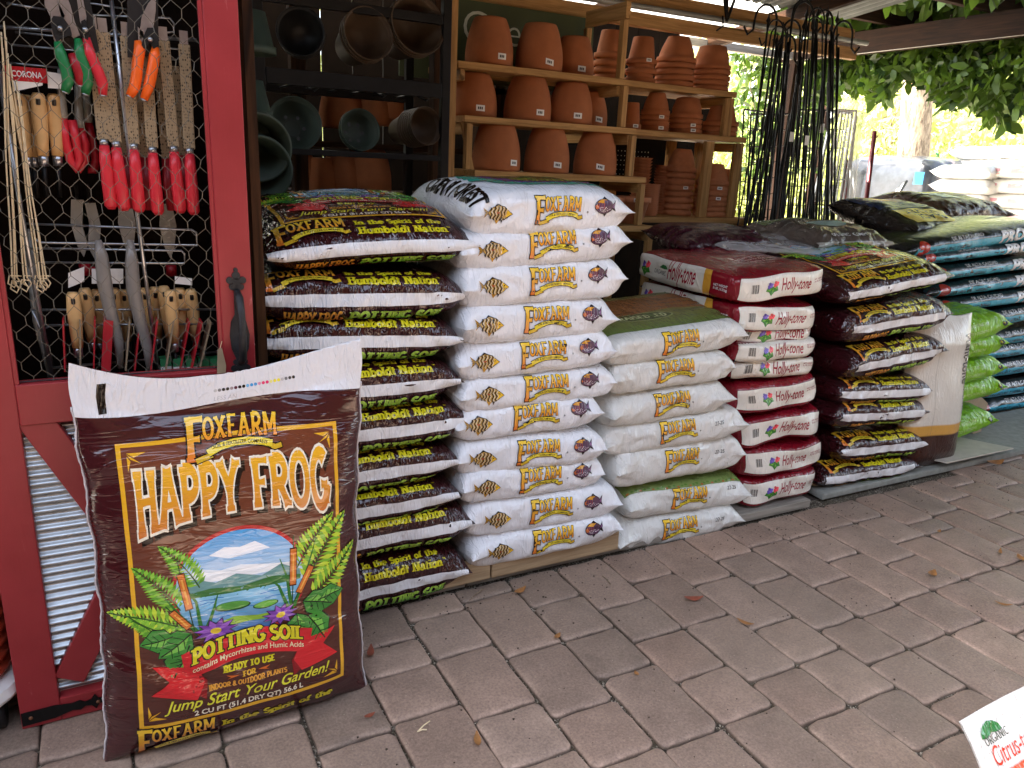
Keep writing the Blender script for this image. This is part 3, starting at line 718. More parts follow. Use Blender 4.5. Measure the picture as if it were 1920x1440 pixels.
    # ribbon
    def rb(u0, v0, u1, v1, n=18, s=.05):
        return [((u0+(u1-u0)*i/n-.5)*W, (v0+(v1-v0)*i/n+s*math.sin(PI*i/n))*H_) for i in range(n+1)]
    red, dred = lin('#d8232a'), lin('#8e1218')
    A.poly([q(.07, .235), q(.27, .215), q(.3, .15), q(.26, .09), q(.06, .13), q(.14, .175)], red, 7, 'ribbon'); A.poly([q(.24, .235), q(.31, .15), q(.3, .085), q(.24, .12)], dred, 6.6, 'ribbon')
    A.poly([q(.95, .235), q(.76, .22), q(.72, .15), q(.76, .1), q(.96, .12), q(.88, .18)], red, 7, 'ribbon'); A.poly([q(.78, .235), q(.71, .15), q(.72, .085), q(.78, .12)], dred, 6.6, 'ribbon')
    top = rb(.2, .27, .82, .26); bot = rb(.22, .165, .8, .165)[::-1]
    A.poly(top+bot, red, 9.5, 'ribbon')
    def wr1(x, y): u = (x/W+.5-.51)/.31; return x, y+.05*H_*(math.cos(u*PI/2))-.004
    A.text('POTTING SOIL', -.108, .136, .034, YEL, 12, 'product_name', width=.225, wt=.24, slab=.09, outline=(.07, INK), warp=wr1)
    A.sans('contains Mycorrhizae and Humic Acids', -.108, .116, .013, lin('#f0e6b8'), 11, 'ribbon_text', width=.225, warp=wr1, bold=.01)
    A.text('READY TO USE', -.05, .105, .0155, YEL, 3, 'lettering', width=.105, wt=.26, slab=.1)
    A.text('FOR', -.012, .085, .012, GOLD, 3, 'lettering', width=.026, wt=.24, slab=.1)
    for sx in (-1, 1): A.poly([(sx*.019, .092), (sx*.045, .097), (sx*.036, .09), (sx*.043, .086)], lin('#e0702a'), 3, 'lettering')
    A.text('INDOOR & OUTDOOR PLANTS', -.08, .067, .0125, lin('#e8a23a'), 3, 'lettering', width=.16, wt=.24, slab=.08)
    A.sans('Jump Start Your Garden!', -.165, .036, .026, lin('#e8e23c'), 3, 'slogan', width=.335, shear=.34, bold=.012)
    A.text('2 CU FT (51.4 DRY QT) 56.6 L', 0, 0, .001, CREAM, 3) if 0 else A.sans('2 CU FT (51.4 DRY QT) 56.6 L', -.11, .0135, .0135, CREAM, 3, 'volume_text', width=.225, bold=.03)
    return A
FRONT = art_front()
def art_brown_edge(spirit=True, foot=True):
    """bottom edge of the brown bag: x from the middle, y = distance up from the middle of the pale stripe"""
    A = Art(); W = .53
    A.rect(-.268, -.017, .268, .014, WHITE, 0, 'stripe')
    A.merge(LOGO, -.235, .060, .165, 0, 1)
    A.text('In the Spirit of the', -.045, .071, .0195, YEL, 2, 'slogan', width=.225, wt=.24, slab=.1)
    A.text('Humboldt Nation', -.045, .036, .0235, YEL, 2, 'slogan', width=.232, wt=.24, slab=.1)
    A.sans('TM', .189, .054, .005, YEL, 2, 'slogan', bold=.02)
    A.text('HAPPY FROG', -.2, -.060, .030, (-.060, lin('#b8612a'), -.03, lin('#e8a43a')), 5, 'title', width=.14, wt=.2, slab=.05, flare=.4, outline=(.06, INK))
    A.text('POTTING SOIL', -.045, -.056, .026, (-.057, lin('#4e9a2c'), -.031, lin('#a8d04a')), 5, 'product_name', width=.25, wt=.26, slab=.1, outline=(.07, INK), shear=.12)
    A.sans('Premium Indoor & Outdoor Soil Mix', .08, -.072, .0075, CREAM, 3, 'small_print', width=.14, bold=.01)
    return A
EDGE = art_brown_edge()
BROWN_TOP = Art(); BROWN_TOP.merge(EDGE); BROWN_TOP.merge(FRONT, 0, .115, 1, 0)
C_EDGE = EDGE.cook(.012); C_TOP = BROWN_TOP.cook(.012, clip=(-.27, -.09, .27, .62))
def art_white(kind_):
    A = Art()
    if kind_ == 'fish':
        A.merge(FISH, -.172, .004, .092, -4, 0); A.merge(LOGO, -.056, .004, .14, -1, 0); A.merge(FISH2, .158, .018, .078, 0, 0)
        A.sans('®', .104, .0, .005, INK, 2, 'logo', bold=.02)
    else:
        A.merge(LOGO, -.07, .006, .14, -1, 0); A.sans('®', .085, .0, .005, INK, 2, 'logo', bold=.02)
    return A
A_FISH = art_white('fish'); A_PLAIN = art_white('plain')
TEAL, PUR = lin('#2f9a84'), lin('#5b2f86')
t_ = Art(); t_.merge(A_FISH)
t_.poly([(-.13, .124), (-.05, .112), (.1, .114), (.2, .118), (.24, .16), (.24, .36), (-.17, .36), (-.18, .2)], TEAL, 0, 'top_panel')
t_.poly([(-.1, .15)]+[(-.1+.012*i, .146+.006*math.sin(i*1.1)) for i in range(1, 29)]+[(.24, .4), (-.1, .4)], PUR, 1, 'top_panel')
t_.poly([(-.06, .17), (.04, .162), (.2, .17), (.2, .38), (-.06, .38)], lin('#2d5a2a'), 2, 'top_panel')
for i in range(16): t_.line([(-.05+i*.016, .168), (-.03+i*.016, .2+.01*(i % 3)), (-.045+i*.016, .25)], .006, lin('#7fa63a') if i % 2 else lin('#c9a63a'), 3, 'top_panel')
C_OCEANTOP = t_.cook(.012); C_FISH = A_FISH.cook(.012); C_PLAIN = A_PLAIN.cook(.012)
# big words along the end of the top white bag
e_ = Art(); e_.sans('OCEAN FOREST', -.2, -.02, .052, INK, 1, 'lettering', width=.36, bold=.045, shear=-.12); C_OCEANEND = e_.cook(.012)
t_ = Art(); t_.merge(A_PLAIN)
t_.rect(-.27, .075, .27, .42, (.08, lin('#62753a'), .2, lin('#777443')), 0, 'top_panel')
t_.disc(-.06, .17, .13, .035, lin('#8d9163'), 1, 'top_panel'); t_.disc(-.06, .17, .122, .03, lin('#4f5f34'), 1.5, 'top_panel')
t_.text('RAISED BED', -.16, .157, .026, lin('#b9b98a'), 3, 'top_panel', width=.2, wt=.2, slab=.06)
t_.poly([(-.25, .22), (-.1, .2), (.1, .215), (.25, .2), (.25, .36), (-.25, .36)], lin('#8a5a34'), 1, 'top_panel')
C_RAISED = t_.cook(.012)
t_ = Art(); t_.merge(A_PLAIN); t_.rect(-.26, .05, .25, .13, lin('#74894a'), 0, 'top_panel'); 
for i in range(30): t_.disc(-.25+i*.017, .056+.003*(i % 3), .006, .004, lin('#a8602a') if i % 3 == 0 else lin('#4f7a2a'), 1, 'top_panel', n=7)
t_.sans('22-25', .17, .022, .013, INK, 1, 'lettering', shear=.2, bold=0); C_GREENTOP = t_.cook(.012)
t_ = Art(); t_.merge(A_PLAIN); t_.sans('22-25', .15, .012, .013, INK, 1, 'lettering', shear=.2, bold=0); C_STAMPED = t_.cook(.012)
# flower mark and fertiliser-bag faces
def art_bloom():
    A = Art()
    for k in range(3): broad(A, 0, 0, .3, (200, 265, 330)[k], 2)
    for cx_, cy_, c_ in ((-.16, .1, lin('#5a4a9a')), (.18, .12, lin('#c8404a'))):
        for k in range(9): A.disc(cx_+.12*math.cos(k*2.4)*(k/9)**.5, cy_+.12*math.sin(k*2.4)*(k/9)**.5, .07, .06, tuple(min(1, v*(1+.5*(k % 3))) for v in c_), 4+.2*k, 'picture', n=8)
    return A
BLOOM = art_bloom(); HRED = lin('#7d1120')
def holly_panel(flip=False, w=.425, h=.08):
    A = Art(); A.rect(-w/2, -.036, w/2, .041, lin('#e4e0d4'), 0, 'panel')
    dx = .0
    A.sans('Holly-tone', -.035, -.014, .042, lin('#9a1c30'), 2, 'product_name', width=.14, shear=.12, bold=.012)
    A.merge(BLOOM, -.075, .003, .075, 0, 0)
    for y in (.012, .004): A.sans('NET WEIGHT' if y > .01 else '36 LBS. (16.32 kg)', .125, y, .006, lin('#9a1c30'), 2, 'net_weight', width=.06, bold=.01)
    for k in range(9): A.rect(-.165+k*.0035, -.01, -.165+k*.0035+(.0022 if k % 3 else .001), .02, INK, 2, 'barcode')
    return A
C_HOLLY = holly_panel().cook(.014)
t_ = Art(); t_.rect(-.3, -.2, .12, .2, lin('#dcd8cc'), 0, 'side_panel'); t_.rect(.12, -.2, .16, .2, lin('#d9a03a'), 1, 'side_panel')
t_.sans('Holly-tone', -.075, -.02, .07, lin('#9a1c30'), 2, 'product_name', width=.15, shear=.1, bold=.012)
t_.sans('ORGANIC', -.155, -.012, .017, INK, 2, 'lettering', width=.07, bold=.0); t_.poly([(-.13, .014), (-.11, .028), (-.09, .026), (-.075, .014), (-.1, .01)], lin('#2b6b3a'), 2, 'side_panel')
t_.merge(BLOOM, -.21, .0, .09, 0, 0)
for y, s_ in ((.0, 'NET WEIGHT'), (-.012, '36 LBS. (16.32 kg)')): t_.sans(s_, .175, y, .0085, WHITE, 2, 'net_weight', width=.07, bold=.01)
C_HSIDE = t_.cook(.014, clip=(-.29, -.042, .29, .046))
t_ = Art()
for y, s_, w_ in ((.02, 'Long Lasting Organic', .16), (-.005, 'Original Choice for Acid Loving', .22), (-.03, 'Rhodos, Camellias & Azaleas', .2), (-.05, 'NET WEIGHT 36 LBS. (16.32 kg)', .14)):
    t_.sans(s_, .02, y-.1, .016 if y > -.04 else .009, lin('#e8d8d0'), 1, 'lettering', width=w_, align='c', bold=.0)
C_HTOP = t_.cook(.014)
# black and blue bags with Spanish text
CY = lin('#44b4d4')
t_ = Art(); t_.rect(-.53, -.07, .53, .006, CY, 0, 'stripe'); t_.sans('DE ALTA CALIDAD', -.27, .020, .022, WHITE, 1, 'slogan', width=.25, shear=.2, bold=.012)
t_.sans('PARA VERDURAS Y HIERBAS', -.44, -.025, .018, INK, 1, 'purpose_text', width=.32, shear=.15, bold=.02)
t_.sans('PRO', .12, -.03, .065, WHITE, 3, 'product_name', width=.2, bold=.05, outline=(.03, INK)); t_.disc(-.48, 0, .04, .045, lin('#b02818'), 1, 'picture'); t_.disc(.5, .0, .06, .045, lin('#b02818'), 1, 'picture')
C_BLACK = t_.cook(.016)
t_ = Art(); t_.rect(-.5, -.05, .5, .05, lin('#c4d2e2'), 0, 'panel'); t_.sans('PRO', .15, -.025, .05, INK, 3, 'lettering', width=.2, bold=.05)
C_PALE = t_.cook(.016)
t_ = Art()
for k, s_ in enumerate(('RAISED BED & POTTING MIX', 'FEEDS UP TO 6 MONTHS')): t_.sans(s_, .0, .02-.035*k, .014, lin('#d8f0a0'), 1, 'lettering', width=.2, align='c', shear=.1, bold=.0)
t_.disc(.19, .01, .012, .012, INK, 1, 'picture'); t_.disc(.187, .012, .005, .005, YEL, 2, 'picture'); C_GREEN = t_.cook(.016)
# ================================================================== SETTING
g = MB(); g.add([(-60, -60, -.012), (60, -60, -.012), (60, 1.9, -.012), (-60, 1.9, -.012)], [(0, 1, 2, 3)])
kind(g.build('paving_joints', 'joint_grit'), 'structure')
g = MB(); g.add([(-80, 1.9, -.015), (120, 1.9, -.015), (120, 150, -.015), (-80, 150, -.015)], [(0, 1, 2, 3)])
kind(g.build('ground', 'yard'), 'structure')
# pavers: rounded cobbles in columns running away from the camera, joints read off the photograph where it shows them
JY = {0: [1.55, 1.384], -1: [1.365], 1: [1.742, 1.561, 1.317, 1.146], 2: [1.773, 1.494, 1.245], 3: [1.493, 1.316, 1.057], 4: [1.578, 1.41, 1.23, 1.062],
      5: [1.662, 1.412, 1.15, .98], 6: [1.575, 1.322, 1.157, .981], 7: [1.502, 1.243, 1.074, .904], 8: [1.693, 1.417, 1.237, 1.076], 9: [1.682, 1.514, 1.248, 1.075], 10: [1.681, 1.424, 1.25], 11: [1.683, 1.51]}
rp = random.Random(11); pv = MB()
tints = [lin(h) for h in ('#978070', '#9a806f', '#917b6c', '#9d8574', '#957d6d', '#8c7869', '#9c8575')]
for k in range(-12, 44):
    js = sorted(JY.get(k, [rp.uniform(1.5, 1.84)]), reverse=True); top = 1.84 if k < 16 else 2.6
    if k >= 16: js = [2.45]
    while js[-1] > -1.2: js.append(js[-1]-rp.choice([.172, .172, .258, .258, .262]))
    js = [top]+js
    while js[0]-js[1] > .27: js.insert(1, js[0]-rp.choice([.17, .25]))
    for y1, y0 in zip(js, js[1:]):
        if y1-y0 < .04: continue
        x0 = .474+.176*k+rp.uniform(-.003, .003); x1 = x0+.176
        cx, cy = (x0+x1)/2, (y0+y1)/2; hx, hy = (x1-x0)/2-.0025, (y1-y0)/2-.0025
        rc = rp.uniform(.008, .02); ph = [rp.uniform(0, 6.28) for _ in range(4)]; pts = []
        for (sx, sy, a0) in ((1, 1, 0), (-1, 1, 90), (-1, -1, 180), (1, -1, 270)):
            r2 = min(rc*rp.uniform(.7, 1.4), hy*.6)
            for j in range(4):
                a = R(a0+j*30); pts.append([sx*(hx-r2)+r2*math.cos(a), sy*(hy-r2)+r2*math.sin(a)])
            nx_ = {0: (-1, 1), 90: (-1, -1), 180: (1, -1), 270: (1, 1)}[a0]
            e0 = pts[-1]; e1 = [nx_[0]*(hx-rc) if a0 in (0, 180) else nx_[0]*hx, nx_[1]*hy if a0 in (0, 180) else nx_[1]*(hy-rc)]
            for j in (1, 2, 3, 4): t0 = j/5; pts.append([e0[0]+(e1[0]-e0[0])*t0, e0[1]+(e1[1]-e0[1])*t0])
        n = len(pts); rings = []
        for (ins, z) in ((0, -.03), (0, -.0085), (.0025, -.003), (.008, -.0005), (.02, .0012)):
            ring = []
            for i, (a, b_) in enumerate(pts):
                wv = 1+.012*math.sin(i*.9+ph[0])+.008*math.sin(i*1.9+ph[1])+.006*math.sin(i*3.1+ph[2]); q = 1-ins/max(.03, math.hypot(a, b_))*1.2
                ring.append((cx+a*q*wv, cy+b_*q*wv, z+.0012*math.sin(a*40+ph[3])+.0008*math.sin(b_*50+ph[0])))
            rings += ring
        vs = rings+[(cx, cy, .002)]; fs = []
        for r_ in range(4):
            for i in range(n): j = (i+1) % n; fs.append((r_*n+i, r_*n+j, (r_+1)*n+j, (r_+1)*n+i))
        for i in range(n): fs.append((4*n+i, 4*n+(i+1) % n, 5*n))
        c_ = rp.choice(tints); s_ = rp.uniform(.86, 1.08); k0 = len(pv.v); pv.add(vs, fs, tuple(v*s_ for v in c_))
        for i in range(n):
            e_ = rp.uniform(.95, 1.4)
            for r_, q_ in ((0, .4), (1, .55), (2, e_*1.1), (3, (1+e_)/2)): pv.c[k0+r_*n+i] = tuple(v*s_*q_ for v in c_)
kind(pv.build('paving', 'paver', smooth=True), 'structure')
# weathered edging timber along the foot of the stacks
for i, (x0, x1) in enumerate(((-.45, .868), (.872, 2.35))):
    o = MB().box(((x0+x1)/2, 1.955, .016), (x1-x0, .22, .034)).build('edging_board', 'grey_timber_x', bevel=.004)
    tag(o, ['grey weathered board lying on the paving under the brown bag stack by the red door', 'grey weathered board lying on the paving under the two stacks of white bags'][i], 'board', 'edging boards')
o = MB().box((3.75, 2.08, .014), (2.6, .42, .028)).build('concrete_strip', simple('concrete', lin('#8b8d86'), .9, var=.2, scale=30), bevel=.006)
kind(o, 'structure')
def pallet(x0, x1, y0, y1, z0, z1, label, mat='pallet'):
    t = thing('pallet', label, 'pallet', ((x0+x1)/2, (y0+y1)/2, z0), group='wooden pallets under the bag stacks')
    w, d, h = x1-x0, y1-y0, z1-z0; rr = random.Random(int(x0*100))
    n = max(3, int(d/.13))
    for i in range(n):
        y = -d/2+.045+(d-.09)*i/(n-1); MB().box((0, y, h-.009), (w, .09, .018)).build('deck_board', mat+'_x', t, bevel=.003)
    for x in (-w/2+.02, 0, w/2-.02): MB().box((x, 0, h/2-.009), (.04, d-.002, h-.018)).build('stringer', mat+'_y', t, bevel=.003)
    return t
p_ = pallet(.3, 1.42, 1.885, 2.75, .034, .078, 'wooden pallet under the brown bags and the tallest stack of white bags')
MB().box((-.0, -.478, .020), (.16, .03, .062)).build('end_block', 'pallet_x', p_, bevel=.003)
MB().box((.32, -.478, .022), (.47, .03, .066)).build('front_board', 'pallet_x', p_, bevel=.003)
pallet(1.5, 2.5, 1.93, 2.7, .034, .06, 'low wooden pallet under the white bags stamped 22-25 and the red bags')
pallet(2.3, 3.05, 1.98, 2.8, .0, .085, 'dark wooden pallet under the far stack of brown bags', 'dark_wood')
pallet(3.75, 5.0, 2.36, 3.0, .0, .1, 'grey wooden pallet under the tall stack of black and blue bags', 'grey_timber')

# ================================================================== BAG STACKS
def stack_rows(rows, Yf, wdef=None):
    """photo pixels of each bag's two front corners -> centre, width, roll, thickness"""
    out = []
    for r_ in rows:
        (xl, yl), (xr, yr) = r_[0], r_[1]; dy = r_[2] if len(r_) > 2 else 0
        pr = onY(xr, yr, Yf+dy)
        pl = onY(xl, yl, Yf+dy) if xl is not None else Vector((pr.x-wdef, Yf+dy, pr.z+.0))
        out.append((pl, pr))
    zs = [(a.z+b_.z)/2 for a, b_ in out]; res = []
    for i, (a, b_) in enumerate(out):
        up = zs[i-1]-zs[i] if i else (zs[i]-zs[i+1])*1.25; dn = zs[i]-zs[i+1] if i < len(zs)-1 else up
        res.append(dict(c=(a+b_)/2, w=(b_-a).length, roll=math.atan2(b_.z-a.z, b_.x-a.x), h=(up+dn)/2, z=zs[i]))
    return res
def put_bag(name, S, mat, col, cooked, r_, d, label, group, tilt=0, yaw=0, extra=(), regions=None, nx=54, na=90, dz=0):
    o = bag_mesh(name, S, mat, col, nx, na, regions)
    o.location = (r_['c'].x, r_['c'].y+d/2*math.cos(tilt), r_['c'].z+d/2*math.sin(tilt)+dz)
    o.rotation_euler = (tilt, -r_['roll'], yaw)
    tag(o, label, 'bag', group)
    if cooked: print_on(o, cooked, S, mat)
    return o
N_ = None
hf1 = [((500, 476), (905, 452)), ((470, 566), (882, 556)), ((480, 645), (872, 636)), ((N_, 722), (866, 716)), ((N_, 812), (890, 790)), ((N_, 0), (866, 866)), ((N_, 0), (872, 928)), ((N_, 0), (893, 978)), ((N_, 0), (880, 1070))]
R1 = stack_rows(hf1, 1.80, .556)
rr = random.Random(4)
for i, r_ in enumerate(R1):
    d = .70; top = i == 0
    h = .165 if top else r_['h']*1.13
    S = pillow(r_['w']*1.0, d, h, seed=10+i, n=2.3 if top else 4.6, taper=6, tq=1.8, ear=.085, wr=.005, lump=.018, sag=.012 if top else 0)
    put_bag('soil_bag', S, 'film_brown', MAROON, C_TOP if top else C_EDGE, r_, d,
            'brown pale-striped soil bag, %s in the stack beside the red door' % nth(i, 9), 'brown soil bags stacked beside the red door',
            tilt=R(3.5) if top else R(rr.uniform(-.5, .8)), yaw=R(rr.uniform(-1.5, 1.5)), nx=70 if i < 6 else 56, na=110, dz=.0)
wh = [((872, 404), (1185, 398)), ((865, 478), (1182, 452)), ((866, 545), (1175, 522)), ((863, 615), (1155, 597)), ((860, 688), (1155, 655)), ((860, 750), (1158, 718)), ((856, 805), (1130, 770)), ((860, 868), (1138, 840)), ((863, 922), (1135, 890)), ((876, 985), (1165, 942)), ((880, 1048), (1165, 990))]
R2 = stack_rows(wh, 1.80)
for i, r_ in enumerate(R2):
    d = .42; top = i == 0; h = .15 if top else r_['h']*1.3
    S = pillow(r_['w'], d, h, seed=40+i, n=4.0, taper=6 if top else 13, tq=1.7 if top else 2.1, ear=.09, wr=.005, lump=.011, pull=.02)
    o = put_bag('soil_bag', S, 'film_clean', lin('#e9ebee'), C_OCEANTOP if top else C_FISH, r_, d,
            'white fish-printed soil bag, %s in the tall stack of eleven' % nth(i, 11), 'white fish-printed soil bags in the tall stack', tilt=R(2 if top else rr.uniform(-1, 1)), yaw=R(rr.uniform(-1.5, 1.5)))
    if top:
        hh = h
        def SE(x, a, S=S, w=r_['w'], h=h):    # the end panel of the top bag: runs from front corner backwards over the shoulder
            x = np.asarray(x, float); a = np.asarray(a, float)
            P = S(-(w/2)+.014+(a+.02)*.95, .03+(.16-x)*.98)
            return P
        print_on(o, C_OCEANEND, SE, 'film_clean')
kl = [((1135, 668), (1400, 628)), ((1145, 715), (1378, 688)), ((1140, 782), (1372, 744)), ((1135, 838), (1400, 792)), ((1148, 888), (1394, 850)), ((1180, 956), (1402, 922)), ((1155, 1022), (1388, 970))]
R3 = stack_rows(kl, 1.84)
for i, r_ in enumerate(R3):
    d = .42; top = i == 0; h = {0: .12, 5: .135}.get(i, r_['h']*1.25)
    S = pillow(r_['w'], d, h, seed=70+i, n=3.8 if i != 5 else 3.8, taper=12, tq=2.0, ear=.06, wr=.006, lump=.016, pull=.02)
    put_bag('soil_bag', S, 'film_white', lin('#dcdcd6'), C_RAISED if top else (C_GREENTOP if i == 5 else (C_STAMPED if i in (3, 4, 6) else C_PLAIN)), r_, d,
            ['white soil bag with a green raised-bed panel, topmost in the stack of seven', 'dirty grey-white soil bag, second from top in the stack of seven'][i] if i < 2 else
            ('white soil bag with a green top edge, second from bottom in the stack of seven' if i == 5 else 'white yellow-logo soil bag, %s in the stack of seven' % nth(i, 7)),
            'white soil bags in the stack of seven', tilt=R(5 if top else rr.uniform(-1, 1)), yaw=R(rr.uniform(-2, 2)))
hl = [((1390, 545), (1558, 520)), ((1390, 601), (1540, 596)), ((1392, 630), (1532, 622), .02), ((1382, 664), (1538, 652)), ((1384, 698), (1538, 686), .015), ((1388, 758), (1542, 728)), ((1398, 822), (1550, 788)), ((1396, 876), (1550, 850)), ((1402, 930), (1540, 902))]
R4 = stack_rows(hl, 1.86)
for i, r_ in enumerate(R4):
    w = r_['w']; d = .60; h = {0: .105, 2: .07, 4: .075}.get(i, min(.125, r_['h']*1.15))
    B = boxbag(w*1.03, d, h, seed=100+i, n=7, lump=.034)
    o = boxbag_mesh('fertilizer_bag', B, 'film_white' if 0 else 'film_clean', ALLF(HRED))
    o.location = (r_['c'].x, r_['c'].y+d/2, r_['c'].z); o.rotation_euler = (R(1.5 if i == 0 else 0), -r_['roll']*.8, R(rr.uniform(-2, 2)))
    tag(o, 'red and white azalea fertilizer bag, %s in the stack of nine' % nth(i, 9), 'bag', 'red and white fertilizer bags in the stack of nine')
    print_on(o, C_HOLLY, B['front'], 'film_clean', .003)
    if i < 2: print_on(o, C_HSIDE, B['left'], 'film_clean', .004)
    if i in (0, 5): print_on(o, C_HTOP, B['top'], 'film_clean', .003)
hf2 = [((1578, 560), (1784, 516)), ((1590, 622), (1785, 588)), ((1588, 692), (1772, 658)), ((1585, 742), (1750, 733)), ((1570, 785), (1745, 774)), ((1585, 850), (1735, 832)), ((1545, 905), (1722, 872))]
R5 = stack_rows(hf2, 1.88)
for i, r_ in enumerate(R5):
    d = .70; top = i == 0; h = .14 if top else r_['h']*1.06
    S = pillow(r_['w']+.03, d, h, seed=130+i, n=2.6 if top else 3.8, taper=9, tq=1.8, ear=.075, wr=.007, lump=.02)
    put_bag('soil_bag', S, 'film_brown', MAROON, C_TOP if top else C_EDGE, r_, d,
            'shiny brown potting soil bag, %s in the far stack of seven' % nth(i, 7), 'brown soil bags in the far stack of seven',
            tilt=R(4 if top else rr.uniform(-.5, 1)), yaw=R(rr.uniform(-2, 2)), nx=56, na=90)
# green bags
gr = [((1790, 640), (1887, 606)), ((1790, 672), (1876, 643)), ((1785, 715), (1877, 687)), ((1785, 752), (1878, 722)), ((1775, 822), (1857, 787))]
R6 = stack_rows(gr, 2.0)
for i, r_ in enumerate(R6):
    r_['w'] = .46; r_['c'].x = r_['c'].x-.04; r_['h'] = .12
    S = pillow(.46, .34, .135 if i else .15, seed=160+i, n=2.8, taper=8, tq=1.8, ear=.05, wr=.005, lump=.015)
    put_bag('potting_mix_bag', S, 'film_green', lin('#86c422'), C_GREEN, r_, .34, 'lime green potting mix bag, %s in its stack of five' % nth(i, 5), 'lime green bags in the stack of five', tilt=R(-2), yaw=R(-6), nx=36, na=60)
# black and blue bags at the far end
bk = [((1690, 474), (1990, 428)), ((1700, 492), (2000, 455)), ((1720, 520), (2010, 485)), ((1730, 552), (2010, 515)), ((1740, 582), (2010, 545)), ((1835, 605), (2030, 572)), ((1845, 643), (2030, 612)), ((1835, 668), (2030, 640)), ((1845, 700), (2030, 670)), ((1840, 740), (2030, 706)), ((1833, 768), (2030, 740)), ((1870, 795), (2030, 762)), ((1870, 822), (2030, 788))]
R7 = stack_rows(bk, 2.3)
for i, r_ in enumerate(R7):
    pale = i >= 11; S = pillow(r_['w'], .5, r_['h']*1.15 if i else .115, seed=180+i, n=3, taper=7, tq=1.8, ear=.05, wr=.004, lump=.012)
    put_bag('compost_bag', S, 'film_black' if not pale else 'film_clean', lin('#15171a') if not pale else lin('#c4d2e2'), C_PALE if pale else C_BLACK, r_, .5,
            ('black and sky-blue soil bag, %s in the stack of thirteen' if not pale else 'pale blue-white soil bag, %s in the stack of thirteen') % nth(i, 13), 'black and blue bags in the stack of thirteen', nx=40, na=60)
# loose bags laid over the rear stacks (each rests on a stack of its own kind)
def rear(px, py, Y, w, d, h, col, label, yaw=0, tilt=0, art=None, seed=0, under=3, mat='film_dull', roll=0):
    c_ = onY(px, py, Y); S = pillow(w, d, h, seed=seed, n=2.4, taper=5, tq=1.6, ear=.05, wr=.011, lump=.035)
    o = bag_mesh('compost_bag', S, mat, col, 50, 70); o.location = c_; o.rotation_euler = (tilt, roll, yaw); tag(o, label, 'bag')
    if art: print_on(o, art, S, mat)
    for k in range(under):
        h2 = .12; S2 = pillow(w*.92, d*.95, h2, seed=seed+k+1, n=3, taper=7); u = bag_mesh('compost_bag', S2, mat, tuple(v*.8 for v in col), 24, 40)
        u.location = c_-Vector((0, 0, h/2+h2*.42+k*h2*.95)); u.rotation_euler = (0, 0, yaw+R(2*k-2)); tag(u, label.split(',')[0]+', '+('directly beneath it', 'second one beneath it', 'third one beneath it', 'fourth one beneath it')[min(k, 3)], 'bag')
    return o
a1 = Art(); a1.rect(-.24, .09, .26, .24, lin('#e0c23a'), 1, 'label'); a1.sans('BLACK', .17, .215+.04, -.035, INK, 2, 'lettering', width=-.3, bold=.03) if 0 else None
bb = Art(); bb.sans('BLACK', -.15, 0, .05, INK, 2, 'lettering', width=.3, bold=.03); bb.sans('VELVET', -.17, -.062, .05, INK, 2, 'lettering', width=.34, bold=.03)
a1.merge(bb, 0, .165, 1, 180, 0); a1.rect(-.3, .26, .3, .5, lin('#26345c'), 0, 'label'); a1.disc(-.05, .42, .1, .03, lin('#d9b83a'), 1, 'label'); C_VEL = a1.cook(.016)
a1 = Art(); a1.rect(-.2, .16, .05, .3, lin('#a9c4cc'), 1, 'label'); a1.text('C', -.14, .19, .06, lin('#3a5a5c'), 2, 'label'); a1.disc(.2, .1, .03, .025, lin('#b7b2a2'), 1, 'label'); a1.rect(-.26, .32, .26, .5, lin('#6f6a34'), 0, 'label'); C_OLV = a1.cook(.016)
a1 = Art(); a1.disc(.0, .2, .12, .06, lin('#7fa3a6'), 1, 'label'); a1.rect(-.26, .3, .1, .5, lin('#6a7a4a'), 0, 'label'); a1.rect(-.27, -.012, .27, .012, lin('#a8a49a'), 0, 'stripe'); a1.sans('ORGANIC COMPOST', -.15, .04, .02, WHITE, 1, 'lettering', width=.3, bold=.01); C_CMP = a1.cook(.016)
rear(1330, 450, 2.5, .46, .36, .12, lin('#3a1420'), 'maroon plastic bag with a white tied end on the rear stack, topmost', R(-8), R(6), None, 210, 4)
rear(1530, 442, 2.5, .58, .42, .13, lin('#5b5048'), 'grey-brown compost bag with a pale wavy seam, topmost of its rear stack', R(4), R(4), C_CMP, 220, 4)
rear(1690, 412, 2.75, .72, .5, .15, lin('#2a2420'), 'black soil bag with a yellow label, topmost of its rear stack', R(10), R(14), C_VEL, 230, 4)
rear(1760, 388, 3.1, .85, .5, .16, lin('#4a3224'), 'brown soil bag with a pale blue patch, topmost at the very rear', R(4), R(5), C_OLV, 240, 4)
# crumpled clear plastic thrown over the rear bags
S = pillow(.75, .4, .05, seed=250, n=2.2, taper=3, wr=.012, lump=.05)
o = bag_mesh('plastic_sheet', S, 'clear_wrap', (1, 1, 1), 60, 70); o.location = onY(1440, 455, 2.42); o.rotation_euler = (R(6), R(2), R(-4)); tag(o, 'crumpled clear plastic sheet lying between the red bags and the compost bags', 'plastic sheet')
